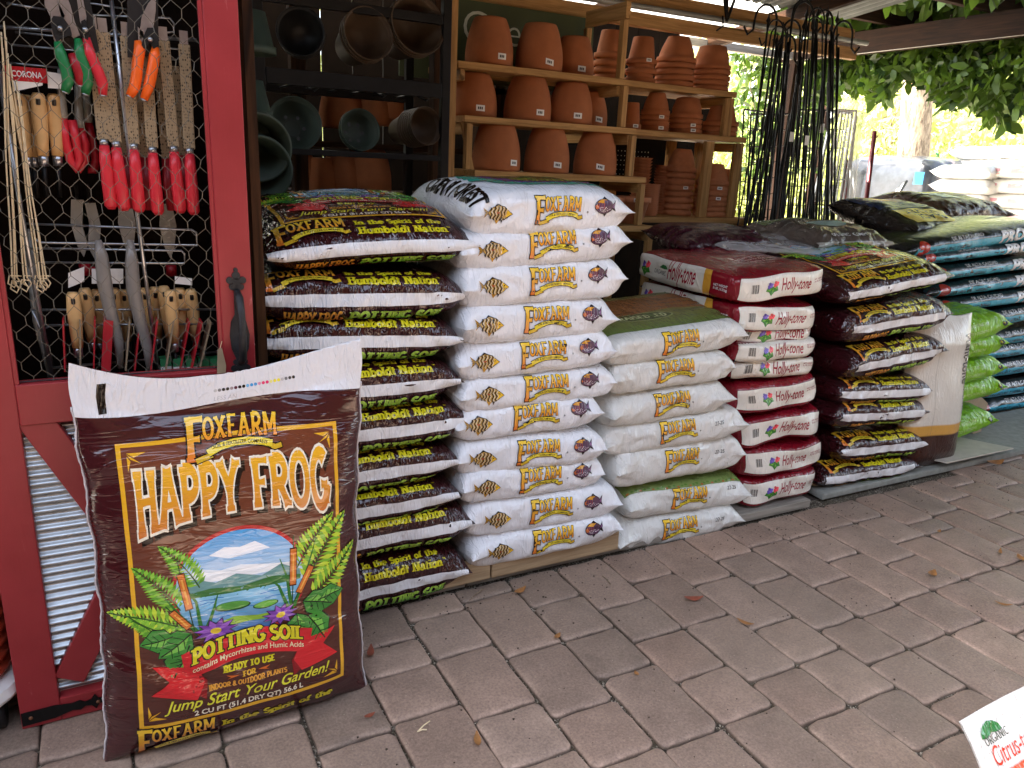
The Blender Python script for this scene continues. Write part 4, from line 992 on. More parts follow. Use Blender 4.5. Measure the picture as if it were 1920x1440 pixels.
# upright feed bag leaning between the brown stack and the green bags
def upright(w, hgt, th, seed, skew=0., prof=None):
    lum = Lumps(seed)
    def S(x, y, side=-1):
        x = np.asarray(x, float); y = np.asarray(y, float); u = np.clip(x/(w/2), -1, 1); v = np.clip(y/hgt, 0, 1)
        t_ = th/2*(1-np.abs(u)**3.2)**.6*np.clip((v+.015)*9, 0, 1)**.5*np.clip((1.0-v)*5.5, .03, 1)**.7*(1+.12*np.cos(v*9+seed))
        yy = side*(t_+.012*(lum(x*2.5, y*2.5))*np.clip(t_/th*4, 0, 1)+.0015)
        return np.stack([x*(1-.05*np.sin(v*PI)), yy+0*x, y+.012*np.sin(u*3+seed)*v], 1)
    return S
def upright_mesh(name, S, w, h, mat, colf, nx=30, ny=60):
    xs = np.linspace(-w/2, w/2, nx); ys = np.linspace(0, h, ny); X, Y = np.meshgrid(xs, ys, indexing='ij'); x, y = X.ravel(), Y.ravel()
    V = np.vstack([S(x, y, -1), S(x, y, 1)]); C = np.tile(colf(x, y), (2, 1)); F = []; m_ = nx*ny
    for i in range(nx-1):
        for j in range(ny-1):
            a, b_, c_, d_ = i*ny+j, (i+1)*ny+j, (i+1)*ny+j+1, i*ny+j+1; F += [(a, b_, c_, d_), (a+m_, d_+m_, c_+m_, b_+m_)]
    return np_mesh(name, V, F, C, mat)
def cf(x, y):
    C = np.tile(np.array(lin('#dad6cb')), (len(x), 1)); C[y < .20] = lin('#d3a04a'); C[y < .155] = lin('#3a1a12'); return C
S = upright(.37, .68, .13, 3); o = upright_mesh('fertilizer_bag', S, .37, .68, 'film_black', cf, 34, 90)
P0 = onY(1752, 885, 1.90); o.location = (P0.x-.055, 1.93, .03); o.rotation_euler = (R(-4), R(-1.5), R(-6))
tag(o, 'white feed bag with tan band and brown foot, standing beside the far brown stack', 'bag')
t_ = Art(); t_.sans('Plant-tone', .02, -.0, .06, INK, 1, 'lettering', width=.22, bold=.02); t_.sans('ORGANIC', .24, .02, .03, INK, 1, 'lettering', width=.14, bold=.0)
t2 = Art(); t2.merge(t_, .11, .62, 1, -90); t2.rect(-.06, .16, -.059, .6, lin('#77736b'), 1, 'lettering')
print_on(o, t2.cook(.014), S, 'film_black')
# cardboard sheets under / beside the green bags
o = MB().box((3.42, 1.98, .05), (.5, .3, .006), Matrix.Rotation(R(-8), 3, 'X')).build('cardboard_sheet', simple('pale_card', lin('#b9b2a4'), .8, var=.1), bevel=.001); tag(o, 'pale cardboard sheet sticking out under the lime green bags', 'cardboard')
o = MB().box((3.80, 2.14, .15), (.30, .012, .2), Matrix.Rotation(R(30), 3, 'Y') @ Matrix.Rotation(R(-15), 3, 'X')).build('cardboard_flap', 'cardboard', bevel=.001); tag(o, 'brown cardboard flap leaning on the pallet beside the lime green bags', 'cardboard')
# ================================================================== the standing potting soil bag in front of the door
HW = .278
def hero_prof(v):
    """height fraction -> (bulge 0..1)"""
    return np.interp(v, [0, .01, .03, .07, .14, .3, .5, .66, .78, .87, .905, 1.], [.0, .32, .55, .8, .97, 1., .96, .82, .55, .22, .05, .03])
lumh = Lumps(77, 9, 4, 14)
def hero(x, y, side=-1):
    """x from the middle, y up the panel (origin = border bottom)"""
    x = np.asarray(x, float); y = np.asarray(y, float); u = np.clip(x/HW, -1, 1); yy = y+.078; H_ = .828+.004*u+.038*u**2-.010*np.cos(u*3.1+.6)
    v = np.clip(yy/H_, 0, 1); th = .155
    side_t = (1-np.abs(u)**3.0)**.62
    b_ = hero_prof(v)*side_t*th/2
    k1 = np.sin(64*(y+.34*x+.05*np.sin(7*x))+2*np.sin(5*x)); wr = .0055*np.sign(k1)*np.abs(k1)**1.6*np.exp(-((v-.27)/.16)**2)*np.clip(.9-u*.4, .2, 1)*(.5+.5*np.sin(13*x+31*y))
    wr += .0022*np.sin(70*(y-.25*x)+2*np.sin(11*x+1))*np.exp(-((v-.78)/.06)**2)
    wr += .0030*np.sin(58*y+4*u)*np.abs(u)**6 + .008*lumh(x*1.5, y*1.5)*side_t
    wr += .004*np.sin(26*x+5*y)*np.clip((v-.88)/.06, 0, 1)
    wr += .0025*np.cos(60*x+8*y)*np.exp(-(v/.07)**2)
    yd = side*(b_+.0012)+wr*(1 if side < 0 else .6)*np.clip(b_/(th*.12)+.35, 0, 1)
    zb = .030*np.abs(u)**5*0
    z = yy*1.0+.012*np.sin(u*2.6+.4)*np.clip((v-.8)*5, 0, 1)
    z = np.minimum(z, H_)
    z = np.where(v < .06, z-.012*(1-v/.06)*np.abs(u)**8, z)+.010*u*0
    xx = x*(1-.045*hero_prof(v)*side_t*0)-np.sign(x)*.016*np.abs(u)**3*np.sin(np.clip(v/.88, 0, 1)*PI)+np.sign(x)*.010*np.abs(u)**8*np.cos(v*40)*.25
    xx = xx+np.where(v > .88, (v-.88)/.12*(-.012)*(u < -.6)*(-1-u*0), 0)*0
    return np.stack([xx, yd, z], 1)
nx, ny = 150, 230
xs = np.linspace(-HW, HW, nx); vs_ = np.linspace(0, 1, ny)**1.0
X, V_ = np.meshgrid(xs, vs_, indexing='ij'); x = X.ravel(); v = V_.ravel(); u = x/HW
y = v*(.828+.004*u+.038*u**2-.010*np.cos(u*3.1+.6))-.078
hv = np.vstack([hero(x, y, -1), hero(x, y, 1)]); F = []; m_ = nx*ny
for i in range(nx-1):
    for j in range(ny-1):
        a, b_, c_, d_ = i*ny+j, (i+1)*ny+j, (i+1)*ny+j+1, i*ny+j+1; F += [(a, b_, c_, d_), (a+m_, d_+m_, c_+m_, b_+m_)]
for j in range(ny-1):
    a, b_ = j, j+1; F.append((a, b_, b_+m_, a+m_)); a, b_ = (nx-1)*ny+j, (nx-1)*ny+j+1; F.append((a, a+m_, b_+m_, b_))
for i in range(nx-1): a, b_ = i*ny, (i+1)*ny; F.append((a, a+m_, b_+m_, b_)); a, b_ = i*ny+ny-1, (i+1)*ny+ny-1; F.append((a, b_, b_+m_, a+m_))
C = np.tile(np.array(lin('#3f1519')), (len(hv), 1)); 
o = np_mesh('soil_bag', hv, F, C, 'film_hero')
tag(o, 'large brown potting soil bag standing upright against the red door, lake picture on its front', 'bag')
HL = onZ(238, 1425, 0); HRr = onZ(655, 1268, 0); ang = math.atan2(HRr.y-HL.y, HRr.x-HL.x)
mid = (onZ(265, 1384, .05)+onZ(646, 1274, .05))/2
HERO_LOC = Vector((.178, 1.529, .003)); o.location = HERO_LOC; o.rotation_euler = (R(-4.1), R(1.1), R(1.5)); o.scale = (1.01, 1, .982)
hero_o = o
print_on(o, FRONT.cook(.009), hero, 'film_hero', base=.0011)
t_ = Art(); LOGO2 = Art(); t_.merge(LOGO, -.215, -.045, .145, 0, 1)
def wpb(x, y): return x, y
t_.text('In the Spirit of the', -.055, -.038, .0185, YEL, 2, 'edge_text', width=.24, wt=.24, slab=.1)
print_on(o, t_.cook(.009), hero, 'film_hero', base=.0011)
# white closure band, coloured registration dots and black tape
t_ = Art()
def band(x, y):
    return x, y
pts = []
for i in range(40): x_ = -HW+2*HW*i/39; pts.append((x_, .675+.008*math.sin(x_*9+.8)+.012*(x_/HW)**2))
for i in range(39, -1, -1): x_ = -HW+2*HW*i/39; u_ = x_/HW; pts.append((x_, .828+.004*u_+.038*u_**2-.010*math.cos(u_*3.1+.6)-.078))
t_.poly(pts, lin('#e2e2e4'), 0, 'closure_band')
x_ = -.026
for c_ in ['#bdbdbd', '#777777', '#222222', '#222222', '#9a8a8a', '#5a2a3a', '#222222', '#222222', '#6ab6e6', '#3a9ad8', '#3a9ad8', '#e6a0bc', '#e0306a', '#e0306a', '#f0ea8a', '#ece03a', '#ece03a', '#bdbdbd', '#777777', '#444444', '#222222']:
    t_.disc(x_, .705+.0+.02*(x_+.03)**2*20, .0034, .0034, lin(c_), 1, 'registration_dots', n=9); x_ += .0078
t_.poly([(-.236, .682), (-.222, .684), (-.222, .72), (-.219, .748), (-.234, .747), (-.237, .72)], INK, 1, 'tape')
t_.sans('LESS AN', -.03, .684, .009, lin('#b5b5b8'), 1, 'lettering', shear=.2, bold=-.01)
print_on(o, t_.cook(.009), hero, 'film_clean', base=.0014)
# crimped pale seams down both sides
for sx in (-1, 1):
    pts = []; n = 110
    ys = np.linspace(-.07, .70, n); P = hero(np.full(n, sx*HW*.999), ys, -1)
    for i in range(n): pts.append((P[i][0]+sx*(.0015+.0007*math.sin(i*1.7)+.0008*math.sin(i*.6)), 0.0+.0006*math.sin(i*2.3), P[i][2]))
    MB().tube(pts, .0022, 5).build('side_seam', simple('seam_film', lin('#c9c3c4'), .4, var=.1) if 'seam_film' not in MATS else 'seam_film', hero_o, smooth=True)
# ================================================================== RED DOOR
DY0, DY1 = 1.69, 1.728; DC = (DY0+DY1)/2; DT = DY1-DY0
door = thing('shed_door', 'red wooden door with chicken wire above and corrugated metal below', 'door', (0, 0, 0))
def dbox(name, x0, x1, z0, z1, mat='red_paint', dy=0, th=DT, bevel=.0025):
    return MB().box(((x0+x1)/2, DC+dy, (z0+z1)/2), (x1-x0, th, z1-z0)).build(name, mat, door, bevel=bevel)
dbox('stile', -.264, -.188, .004, 2.0); dbox('stile', .198, .264, .004, 2.0)
dbox('rail', -.188, .198, .70, .785); dbox('rail', -.188, .198, .004, .060); dbox('rail', -.188, .198, 1.93, 2.0)
for x in (-.184, .194): dbox('bead', x-.004, x+.004, .785, 1.93, dy=-.012, th=.01, bevel=.001)
def dbrace(p, q, w, name='brace'):
    a, b_ = Vector((p[0], 0, p[1])), Vector((q[0], 0, q[1])); d = (b_-a); L_ = d.length; an = math.atan2(d.z, d.x); c_ = (a+b_)/2
    MB().box((c_.x, DC-.004, c_.z), (L_, .024, w), Matrix.Rotation(-an, 3, 'Y')).build(name, 'red_paint', door, bevel=.002)
A1, A2 = onY(42, 787, DY0), onY(167, 951, DY0); s1 = (A2.z-A1.z)/(A2.x-A1.x)
B1, B2 = onY(100, 1301, DY0), onY(189, 1123, DY0); s2 = (B2.z-B1.z)/(B2.x-B1.x)
wv = .062
dbrace((-.17, A1.z+s1*(-.17-A1.x)+wv*.62), (.18, A1.z+s1*(.18-A1.x)+wv*.62), wv)
dbrace((-.165, B1.z+s2*(-.165-B1.x)-wv*.62), (.18, B1.z+s2*(.18-B1.x)-wv*.62), wv)
v = []; f = []; nz = 340
for i in range(nz+1):
    z = .05+.66*i/nz; y = DC+.006+.0045*math.cos(2*PI*z/.0205); v += [(-.196, y, z), (.0, y+.0006*math.sin(i*.05), z), (.206, y, z)]
for i in range(nz): a = i*3; f += [(a, a+1, a+4, a+3), (a+1, a+2, a+5, a+4)]
MB().add(v, f).build('corrugated_panel', 'galvanised', door, smooth=True)
# chicken wire: hexagons of wire with twisted uprights
w = MB(); px, pz = .0335, .0305; sdw = random.Random(2)
def jit(i, j): r_ = random.Random(i*131+j); return Vector((r_.uniform(-.0016, .0016), r_.uniform(-.002, .002), r_.uniform(-.0016, .0016)))
yw = DC-.004
for j in range(0, 39):
    for i in range(-1, 13):
        off = px/2 if j % 2 else 0; x = -.19+i*px+off; z = .78+j*pz
        P = lambda a, b_, k, l: Vector((a, yw, b_))+jit(k, l)
        A_ = P(x, z, 2*i+j % 2, 2*j); B_ = P(x, z+pz*.45, 2*i+j % 2, 2*j+1)
        for e in (A_, B_): pass
        xs_ = (x-px/2, x+px/2)
        if not (-.187 < x < .197): continue
        w.tube([A_, B_], .0009, 4, cap=False)
        for xx, ii in ((x-px/2, 2*i+j % 2-1), (x+px/2, 2*i+j % 2+1)):
            C_ = P(xx, z+pz, ii, 2*(j+1)); xe = min(max(C_.x, -.188), .198)
            C_.x = xe; w.tube([B_, C_], .00065, 4, cap=False)
w.build('wire_mesh', 'wire_grey', door)
for (x, z0, z1) in ((-.186, .785, 1.93), (.1965, .785, 1.93)): MB().tube([(x, yw, z0), (x, yw, z1)], .0014, 5).build('wire_edge', 'iron', door)
MB().tube([(-.186, yw, .787), (.197, yw, .787)], .0014, 5).build('wire_edge', 'iron', door)
# iron pull handle
def flatshape(pts, y, th, name, mat, parent, bevel=.0008):
    tr = __import__('mathutils').geometry.tessellate_polygon([[Vector((a, b_, 0)) for a, b_ in pts]]); n = len(pts)
    v = [(a, y, b_) for a, b_ in pts]+[(a, y+th, b_) for a, b_ in pts]; f = [t_ for t_ in tr]+[tuple(i+n for i in t_[::-1]) for t_ in tr]+[(i, (i+1) % n, (i+1) % n+n, i+n) for i in range(n)]
    o = MB().add(v, f).build(name, mat, parent)
    bm = bmesh.new(); bm.from_mesh(o.data); bmesh.ops.recalc_face_normals(bm, faces=bm.faces[:]); bm.to_mesh(o.data); bm.free(); return o
hx = .232
hd = MB().tube([(hx, DY0-.006, .955), (hx+.001, DY0-.026, .945), (hx+.002, DY0-.040, .91), (hx+.002, DY0-.042, .86), (hx+.001, DY0-.034, .815), (hx, DY0-.008, .80)], [.007, .0085, .0075, .0075, .0085, .007], 10).build('handle', 'iron', door, smooth=True)
def lobes(cz, up, name='handle_plate'):
    for dx, dz, r_ in ((0, 0, .0085), (0, .014, .0085), (-.013, .004, .0075), (.013, .004, .0075), (-.009, -.010, .0065), (.009, -.010, .0065), (0, -.014, .0075), (0, .026, .0045)):
        flatshape([(hx+dx+r_*math.cos(a*PI/8), cz+up*dz+r_*math.sin(a*PI/8)) for a in range(16)], DY0-.004-.0003*dx*20, .0035, name, 'iron', hd)
lobes(.975, 1); lobes(.790, -1)
flatshape([(hx-.006, .80), (hx+.006, .80), (hx+.019, .83), (hx+.022, .86), (hx+.016, .89), (hx+.007, .905), (hx+.006, .955), (hx-.006, .955), (hx-.007, .905), (hx-.015, .89), (hx-.019, .86), (hx-.017, .83)], DY0-.003, .0025, 'handle_plate', 'iron', hd)
flatshape([(-.262, .014), (-.262, .046), (-.20, .047), (-.165, .042), (-.15, .045), (-.14, .038), (-.128, .040), (-.12, .052), (-.112, .038), (-.09, .044), (-.062, .032), (-.09, .022), (-.112, .027), (-.12, .014), (-.128, .026), (-.14, .028), (-.15, .021), (-.165, .025), (-.20, .016)], DY0-.0035, .003, 'strap_hinge', 'black_metal', door)
for x in (-.245, -.115): MB().lathe([(0, .003), (.003, .0025), (.0045, 0)], 10, Matrix.Translation((x, DY0-.0036, .031)) @ Matrix.Rotation(R(90), 4, 'X')).build('screw', simple('rust', lin('#6b4226'), .6) if 'rust' not in MATS else 'rust', door, smooth=True)

# ================================================================== TOOLS BEHIND THE WIRE
def TP(x, y, Y=1.82): return onY(x, y, Y)
rack = thing('tool_rack', 'chrome wire tool rack hanging behind the chicken wire of the red door', 'rack', tuple(TP(200, 400, 1.84)))
def rbar(pts, r=.0022, Y=1.84, mat='steel', name='rack_bar', parent=None):
    pr = parent or rack; ps = [TP(x, y, Y) for x, y in pts]
    if parent is None: ps = [p-Vector(rack.location) for p in ps]
    return MB().tube(ps, r, 7).build(name, mat, pr, smooth=True)
for pts, r in (([(-20, 49), (368, 76)], .0038), ([(12, 6), (85, 18)], .002), ([(160, 4), (240, 18)], .002), ([(28, 60), (352, 94), (352, 110)], .002), ([(22, 84), (330, 112)], .002), ([(18, 118), (120, 128)], .002), ([(165, 28), (318, 34), (326, 44), (326, 60), (300, 62)], .002),
               ([(37, 419), (360, 431), (368, 436), (370, 460), (75, 455), (66, 448)], .0024), ([(40, 465), (340, 470), (346, 476), (346, 494), (77, 492)], .0024), ([(57, 581), (407, 580)], .0026), ([(85, 610), (400, 607)], .0026), ([(92, 690), (300, 672), (410, 659)], .0032), ([(92, 612), (76, 620), (60, 581)], .0022)):
    rbar(pts, r)
for pts, r, nm in (([(-4, 120), (40, 400), (100, 722)], .0046, 'steel rod'), ([(205, -30), (232, 200), (262, 440), (298, 705)], .0042, 'steel rod')):
    ps = [TP(x, y, 1.80) for x, y in pts]
    o = MB().tube(ps, r, 10).build('steel_rod', 'steel', smooth=True); tag(o, 'bright steel rod slanting behind the chicken wire '+('beside the twine loops' if pts[0][0] < 0 else 'across the row of saws'), 'rod', 'steel rods behind the wire')
o = MB().tube([TP(50, 430, 1.87), TP(70, 600, 1.87), TP(105, 730, 1.87)], .009, 12).build('conduit', 'pipe_grey', smooth=True); tag(o, 'grey plastic pipe standing inside the red door at its lower wire corner', 'pipe')
def local(pts, o): return [p-Vector(o.location) for p in pts]
def pruner(px_, py_, label, grips, pivot, blade, card, mat1, mat2):
    t = thing('hand_pruner', label, 'pruner', tuple(TP(px_, py_, 1.775)), group='hand pruners hanging behind the wire')
    for pts, mt in grips:
        MB().tube(local([TP(x, y, 1.772) for x, y in pts], t), [.0065]+[.0105]*(len(pts)-2)+[.0075], 10).build('grip', mt, t, smooth=True)
        a, b_ = pts[-2], pts[-1]; d = (b_[0]-a[0], b_[1]-a[1]); e = (b_[0]+d[0]*.12, b_[1]+d[1]*.12)
        MB().tube(local([TP(*b_, 1.772), TP(*e, 1.772)], t), .0068, 10).build('grip_cap', 'steel', t, smooth=True)
    for pts in blade:
        q = [TP(x, y, 1.776) for x, y in pts]; flatshape([(p.x-t.location.x, p.z-t.location.z) for p in q], 0, .004, 'blade', 'steel', t)
    q = [TP(x, y, 1.768) for x, y in pivot]; flatshape([(p.x-t.location.x, p.z-t.location.z) for p in q], -.010, .012, 'pivot', 'black_plastic', t)
    c_ = TP(sum(p[0] for p in pivot)/len(pivot), sum(p[1] for p in pivot)/len(pivot), 1.768)-Vector(t.location)
    MB().lathe([(0, .006), (.004, .006), (.005, 0)], 12, Matrix.Translation(c_+Vector((0, -.008, 0))) @ Matrix.Rotation(R(90), 4, 'X')).build('bolt', 'steel', t, smooth=True)
    q = [TP(x, y, 1.79) for x, y in card]; flatshape([(p.x-t.location.x, p.z-t.location.z) for p in q], .012, .001, 'backing_card', 'paper_black', t)
    return t
pruner(120, 60, 'bypass pruner with green grips and a black pivot, hanging behind the wire', [([(108, 78), (113, 100), (124, 130), (128, 152), (122, 172)], 'green_grip'), ([(146, 72), (150, 100), (160, 130), (164, 155), (160, 176)], 'green_grip')],
       [(94, 40), (100, 30), (118, 32), (132, 52), (135, 66), (118, 70), (106, 78), (100, 66)], [[(82, -30), (98, -20), (112, 10), (122, 30), (112, 44), (96, 34), (84, 10)], [(100, -30), (120, -20), (132, 10), (140, 40), (150, 66), (138, 72), (120, 52), (112, 20)], [(98, 44), (112, 60), (116, 80), (104, 84), (97, 60)]],
       [(86, -40), (150, -40), (162, 96), (104, 90)], 'green_grip', 'green_grip')
pruner(172, 90, 'hand pruner with a single visible bright red grip beside the green one', [([(162, 70), (168, 100), (182, 130), (192, 155), (193, 178)], 'red_grip'), ([(134, 100), (142, 118), (150, 140), (150, 160)], 'dark_red_grip')],
       [(152, 40), (160, 36), (168, 60), (165, 76), (155, 70)], [[(140, -30), (152, -20), (162, 30), (160, 60), (150, 40)]], [(152, -40), (162, -40), (187, 100), (160, 96)], 'red_grip', 'red_grip')
pruner(275, 70, 'bypass pruner with bright orange grips hanging on a black card', [([(258, 76), (262, 92), (258, 120), (256, 145), (252, 165), (243, 180)], 'orange_grip'), ([(292, 88), (290, 105), (286, 130), (280, 160), (270, 186)], 'orange_grip')],
       [(270, 66), (276, 52), (288, 52), (297, 66), (298, 86), (288, 92), (280, 78), (272, 92), (264, 90)], [[(262, 60), (266, 30), (278, 6), (292, -10), (292, 20), (288, 50), (276, 66), (262, 74)], [(258, 50), (268, 60), (272, 84), (260, 84)]],
       [(238, -40), (296, -40), (297, 90), (290, 105), (239, 108)], 'orange_grip', 'orange_grip')
# folding saws with corrugated sleeves: one built, the rest copied
def saw():
    t = thing('pruning_saw', '', 'saw', (0, 0, 0), group='red handled saws hanging in a row behind the wire')
    MB().tube([(0, 0, .01), (0, 0, -.02), (.001, 0, -.07), (.002, 0, -.108), (.002, 0, -.116)], [.0095, .0115, .0128, .0125, .007], 12).build('handle', 'red_grip', t, smooth=True)
    MB().tube([(0, 0, .022), (0, 0, .01)], .008, 12).build('ferrule', 'steel', t, smooth=True)
    MB().box((0, 0, .122), (.0225, .008, .205)).build('blade_sleeve', 'sleeve', t, bevel=.002)
    MB().box((0, .001, .235), (.016, .0015, .03)).build('blade', 'steel', t)
    return t
S0 = saw()
for k, (x, y) in enumerate([(196, 282), (219, 286), (252, 290), (287, 296), (327, 294), (356, 298)]):
    P = TP(x, y, 1.80); lb = 'red handled saw in a cardboard sleeve, %s of six counted from the door hinge side' % ['first', 'second', 'third', 'fourth', 'fifth', 'last'][k]
    if k == 0: S0.location = P; S0['label'] = lb
    else: dup(S0, P, (0, R([0, -1, 1, .5, -1, 1][k]), 0), lb)
Dk = []
for k, (x, y) in enumerate([(237, 300), (272, 304), (314, 306), (343, 300)]):
    t = thing('pruning_saw', 'dark red saw handle behind the bright saws, %s of four' % ['first', 'second', 'third', 'last'][k], 'saw', tuple(TP(x, y, 1.86)), group='dark red saw handles in the second row')
    MB().tube([(0, 0, .01), (0, 0, -.05), (.002, 0, -.10)], [.011, .0135, .010], 10).build('handle', 'dark_red_grip', t, smooth=True)
    MB().box((0, 0, .1), (.022, .004, .18)).build('blade_sleeve', 'sleeve', t)
# wooden handled hand tools
def htool(kind_):
    t = thing('hand_tool', '', 'hand tool', (0, 0, 0), group='wooden handled tools hanging behind the wire')
    MB().tube([(0, 0, 0), (0, 0, -.006), (0, 0, -.04), (0, 0, -.09), (0, 0, -.118)], [.009, .0125, .0145, .012, .0105], 12).build('handle', 'ash_handle', t, smooth=True)
    MB().tube([(0, -.0148, -.012), (0, -.012, -.022)], .004, 8).build('hang_hole', 'paper_black', t)
    MB().tube([(0, 0, -.115), (0, 0, -.138)], .009, 10).build('ferrule', 'steel', t, smooth=True)
    MB().tube([(0, 0, -.135), (0, .004, -.2)], [.005, .004], 8).build('shank', 'black_metal', t, smooth=True)
    return t
T0 = htool(0); first = True
for k, (x, y, Y) in enumerate([(36, 176, 1.85), (50, 178, 1.87), (71, 174, 1.83), (101, 176, 1.84)]):
    lb = 'pale wooden tool handle %s in the upper row beside the twine' % ['nearest the twine', 'half hidden second', 'third and widest', 'fourth beside the red grips'][k]
    if first: T0.location = TP(x, y, Y); T0['label'] = lb; first = False
    else: dup(T0, TP(x, y, Y), (0, R(k), 0), lb)
for k, (x, y, Y) in enumerate([(136, 548, 1.80), (158, 540, 1.84), (181, 543, 1.87), (212, 540, 1.85), (232, 543, 1.88), (270, 540, 1.84), (290, 538, 1.87), (306, 536, 1.84), (319, 544, 1.80), (337, 540, 1.86), (357, 542, 1.85)]):
    dup(T0, TP(x, y, Y), (0, R([1, -2, 3, 0, 2, -1, 2, -3, 0, 2, -2][k]), 0), 'pale wooden tool handle, %s of eleven in the lower row from the pipe' % ORD[k].replace('topmost', 'first'))
# red plastic grips hanging in the middle
for k, pts in enumerate(([(118, 222), (122, 260), (132, 300), (142, 318), (150, 300), (142, 260), (135, 225)], [(150, 240), (160, 270), (160, 300), (150, 318), (142, 300), (138, 250)], [(165, 230), (172, 260), (180, 300), (175, 320), (165, 318)])):
    t = thing('lopper', ['red looped shear grips below the green pruner', 'red looped shear grips behind the first pair', 'dark red shear grip beside the first saw'][k], 'shears', tuple(TP(*pts[0], 1.84+.02*k)), group='red shears hanging under the pruners')
    MB().tube(local([TP(x, y, 1.84+.02*k) for x, y in pts], t), .0085, 9).build('grip', 'red_grip' if k < 2 else 'dark_red_grip', t, smooth=True)
    P = TP(pts[0][0]-6, 130, 1.84+.02*k)-Vector(t.location); MB().tube([P, Vector((0, 0, .01)), (0, 0, 0)], [.004, .010, .009], 8).build('blade', 'pipe_grey', t, smooth=True)
# sleeved grey blades
for k, pts in enumerate(([(184, 450), (190, 480), (196, 530), (206, 580), (222, 640), (226, 690)], [(244, 450), (247, 490), (250, 540), (262, 600), (276, 650), (282, 700)])):
    t = tag(MB().tube([TP(x, y, 1.79) for x, y in pts], [.006, .013, .0145, .013, .011, .006], 10).build('blade_sheath', simple('sheath_grey', lin('#7f7a74'), .3, 0, .1, 20, .2) if 'sheath_grey' not in MATS else 'sheath_grey', smooth=True), 'curved grey plastic blade sheath %s the twine, in front of the wooden handles' % ['nearer', 'farther from'][k], 'sheath', 'grey blade sheaths')
# cards, packets
def flatcard(name, pts, Y, mat, label, cat, group=None, art=None):
    q = [TP(x, y, Y) for x, y in pts]; c_ = sum(q, Vector())/len(q); t = thing(name, label, cat, tuple(c_), group=group)
    flatshape([(p.x-c_.x, p.z-c_.z) for p in q], 0, .0015, 'card', mat, t); return t
def cardprint(t, A, sc=1):
    print_on(t, A.cook(.05), lambda x, y: np.stack([x, -.0003+0*x, y], 1), 'film_clean', base=.0004)
t = flatcard('hang_card', [(20, 136), (78, 128), (80, 160), (24, 172)], 1.81, 'paper_white', 'red and white hang card above the upper wooden handles', 'card')
A = Art(); A.rect(-.034, -.004, .034, .022, lin('#b8202a'), 0, 'lettering'); A.sans('CORONA', -.024, .004, .011, WHITE, 1, 'lettering', width=.05, bold=.02); cardprint(t, A)
flatcard('label_card', [(88, 134), (138, 142), (136, 168), (90, 165)], 1.815, 'paper_white', 'white paper label beside the red and white hang card', 'card')
flatcard('label_card', [(172, 504), (231, 504), (231, 532), (172, 532)], 1.83, 'paper_white', 'white label card between the two grey blade sheaths', 'card')
flatcard('label_card', [(128, 512), (158, 500), (158, 528), (128, 540)], 1.83, 'paper_white', 'white bar-coded label hanging above the first lower wooden handle', 'card')
flatcard('label_card', [(328, 518), (360, 522), (360, 535), (328, 532)], 1.84, 'paper_white', 'small white label with a red top above the last wooden handles', 'card')
for k, x in enumerate((116, 146, 172, 196, 234, 252, 283, 312, 340, 362, 378)):
    Y = 1.80+.004*(k % 3); q = [TP(x-2, 594, Y), TP(x+5, 620, Y), TP(x+12, 680, Y), TP(x+4, 681, Y)]; c_ = sum(q, Vector())/4
    t = thing('seed_packet', 'thin red packet standing on edge in the lower wire tray, %s from the pipe' % ORD[k].replace('topmost', 'first'), 'packet', tuple(c_), group='red packets in the lower wire tray')
    MB().box((0, 0, 0), (.003 if k != 3 else .018, .05, .11), Matrix.Rotation(R(4+k*1.2), 3, 'Y')).build('packet', 'paper_red' if k % 3 != 1 else 'cardboard', t)
for k, x in enumerate((310, 334, 358, 381, 402)):
    P = TP(x, 684, 1.80); t = thing('seed_box', 'small green and white box in the wire tray, %s of five from the slanting rod' % ['first', 'second', 'third', 'fourth', 'fifth'][k], 'box', tuple(P), group='green and white boxes in the tray')
    MB().box((0, .01, .006), (.022, .03, .018), Matrix.Rotation(R(4), 3, 'Z')).build('box_top', 'paper_green', t); MB().box((0, .01, -.010), (.022, .03, .0135), Matrix.Rotation(R(4), 3, 'Z')).build('box_label', 'paper_white', t)
t = flatcard('hang_tag', [(408, 655), (416, 652), (424, 685), (423, 706), (407, 702)], 1.684, 'cardboard', 'cream paper tag tied to the wire beside the iron handle', 'tag')
MB().tube(local([TP(412, 655, 1.686), TP(416, 640, 1.688), TP(412, 655, 1.69)], t), .0007, 4).build('tag_string', 'cotton', t)
# twine loops
for k, (x0, y0, x1, y1) in enumerate([(2, 60, 22, 520), (10, 70, 28, 530), (4, 90, 33, 520), (14, 100, 46, 528), (8, 40, 50, 520), (20, 120, 70, 520), (30, 150, 75, 530), (34, 170, 82, 525), (12, 130, 88, 520)]):
    pts = [TP(x0+(x1-x0)*i/10+math.sin(i*.9+k)*1.2, y0+(y1-y0)*i/10, 1.785+.003*(k % 3)) for i in range(11)]; e = pts[-1]
    pts += [e+Vector((.006, 0, -.012)), e+Vector((.002, -.002, -.02)), e+Vector((-.008, 0, -.012)), e+Vector((-.004, 0, .004)), e+Vector((.008, .001, .002))]
    o = MB().tube(pts, .0016, 6).build('twine_loop', 'cotton', smooth=True); tag(o, 'cream twine hanging in a long loop at the edge of the wire panel', 'twine', 'cream twine loops at the edge of the wire panel')
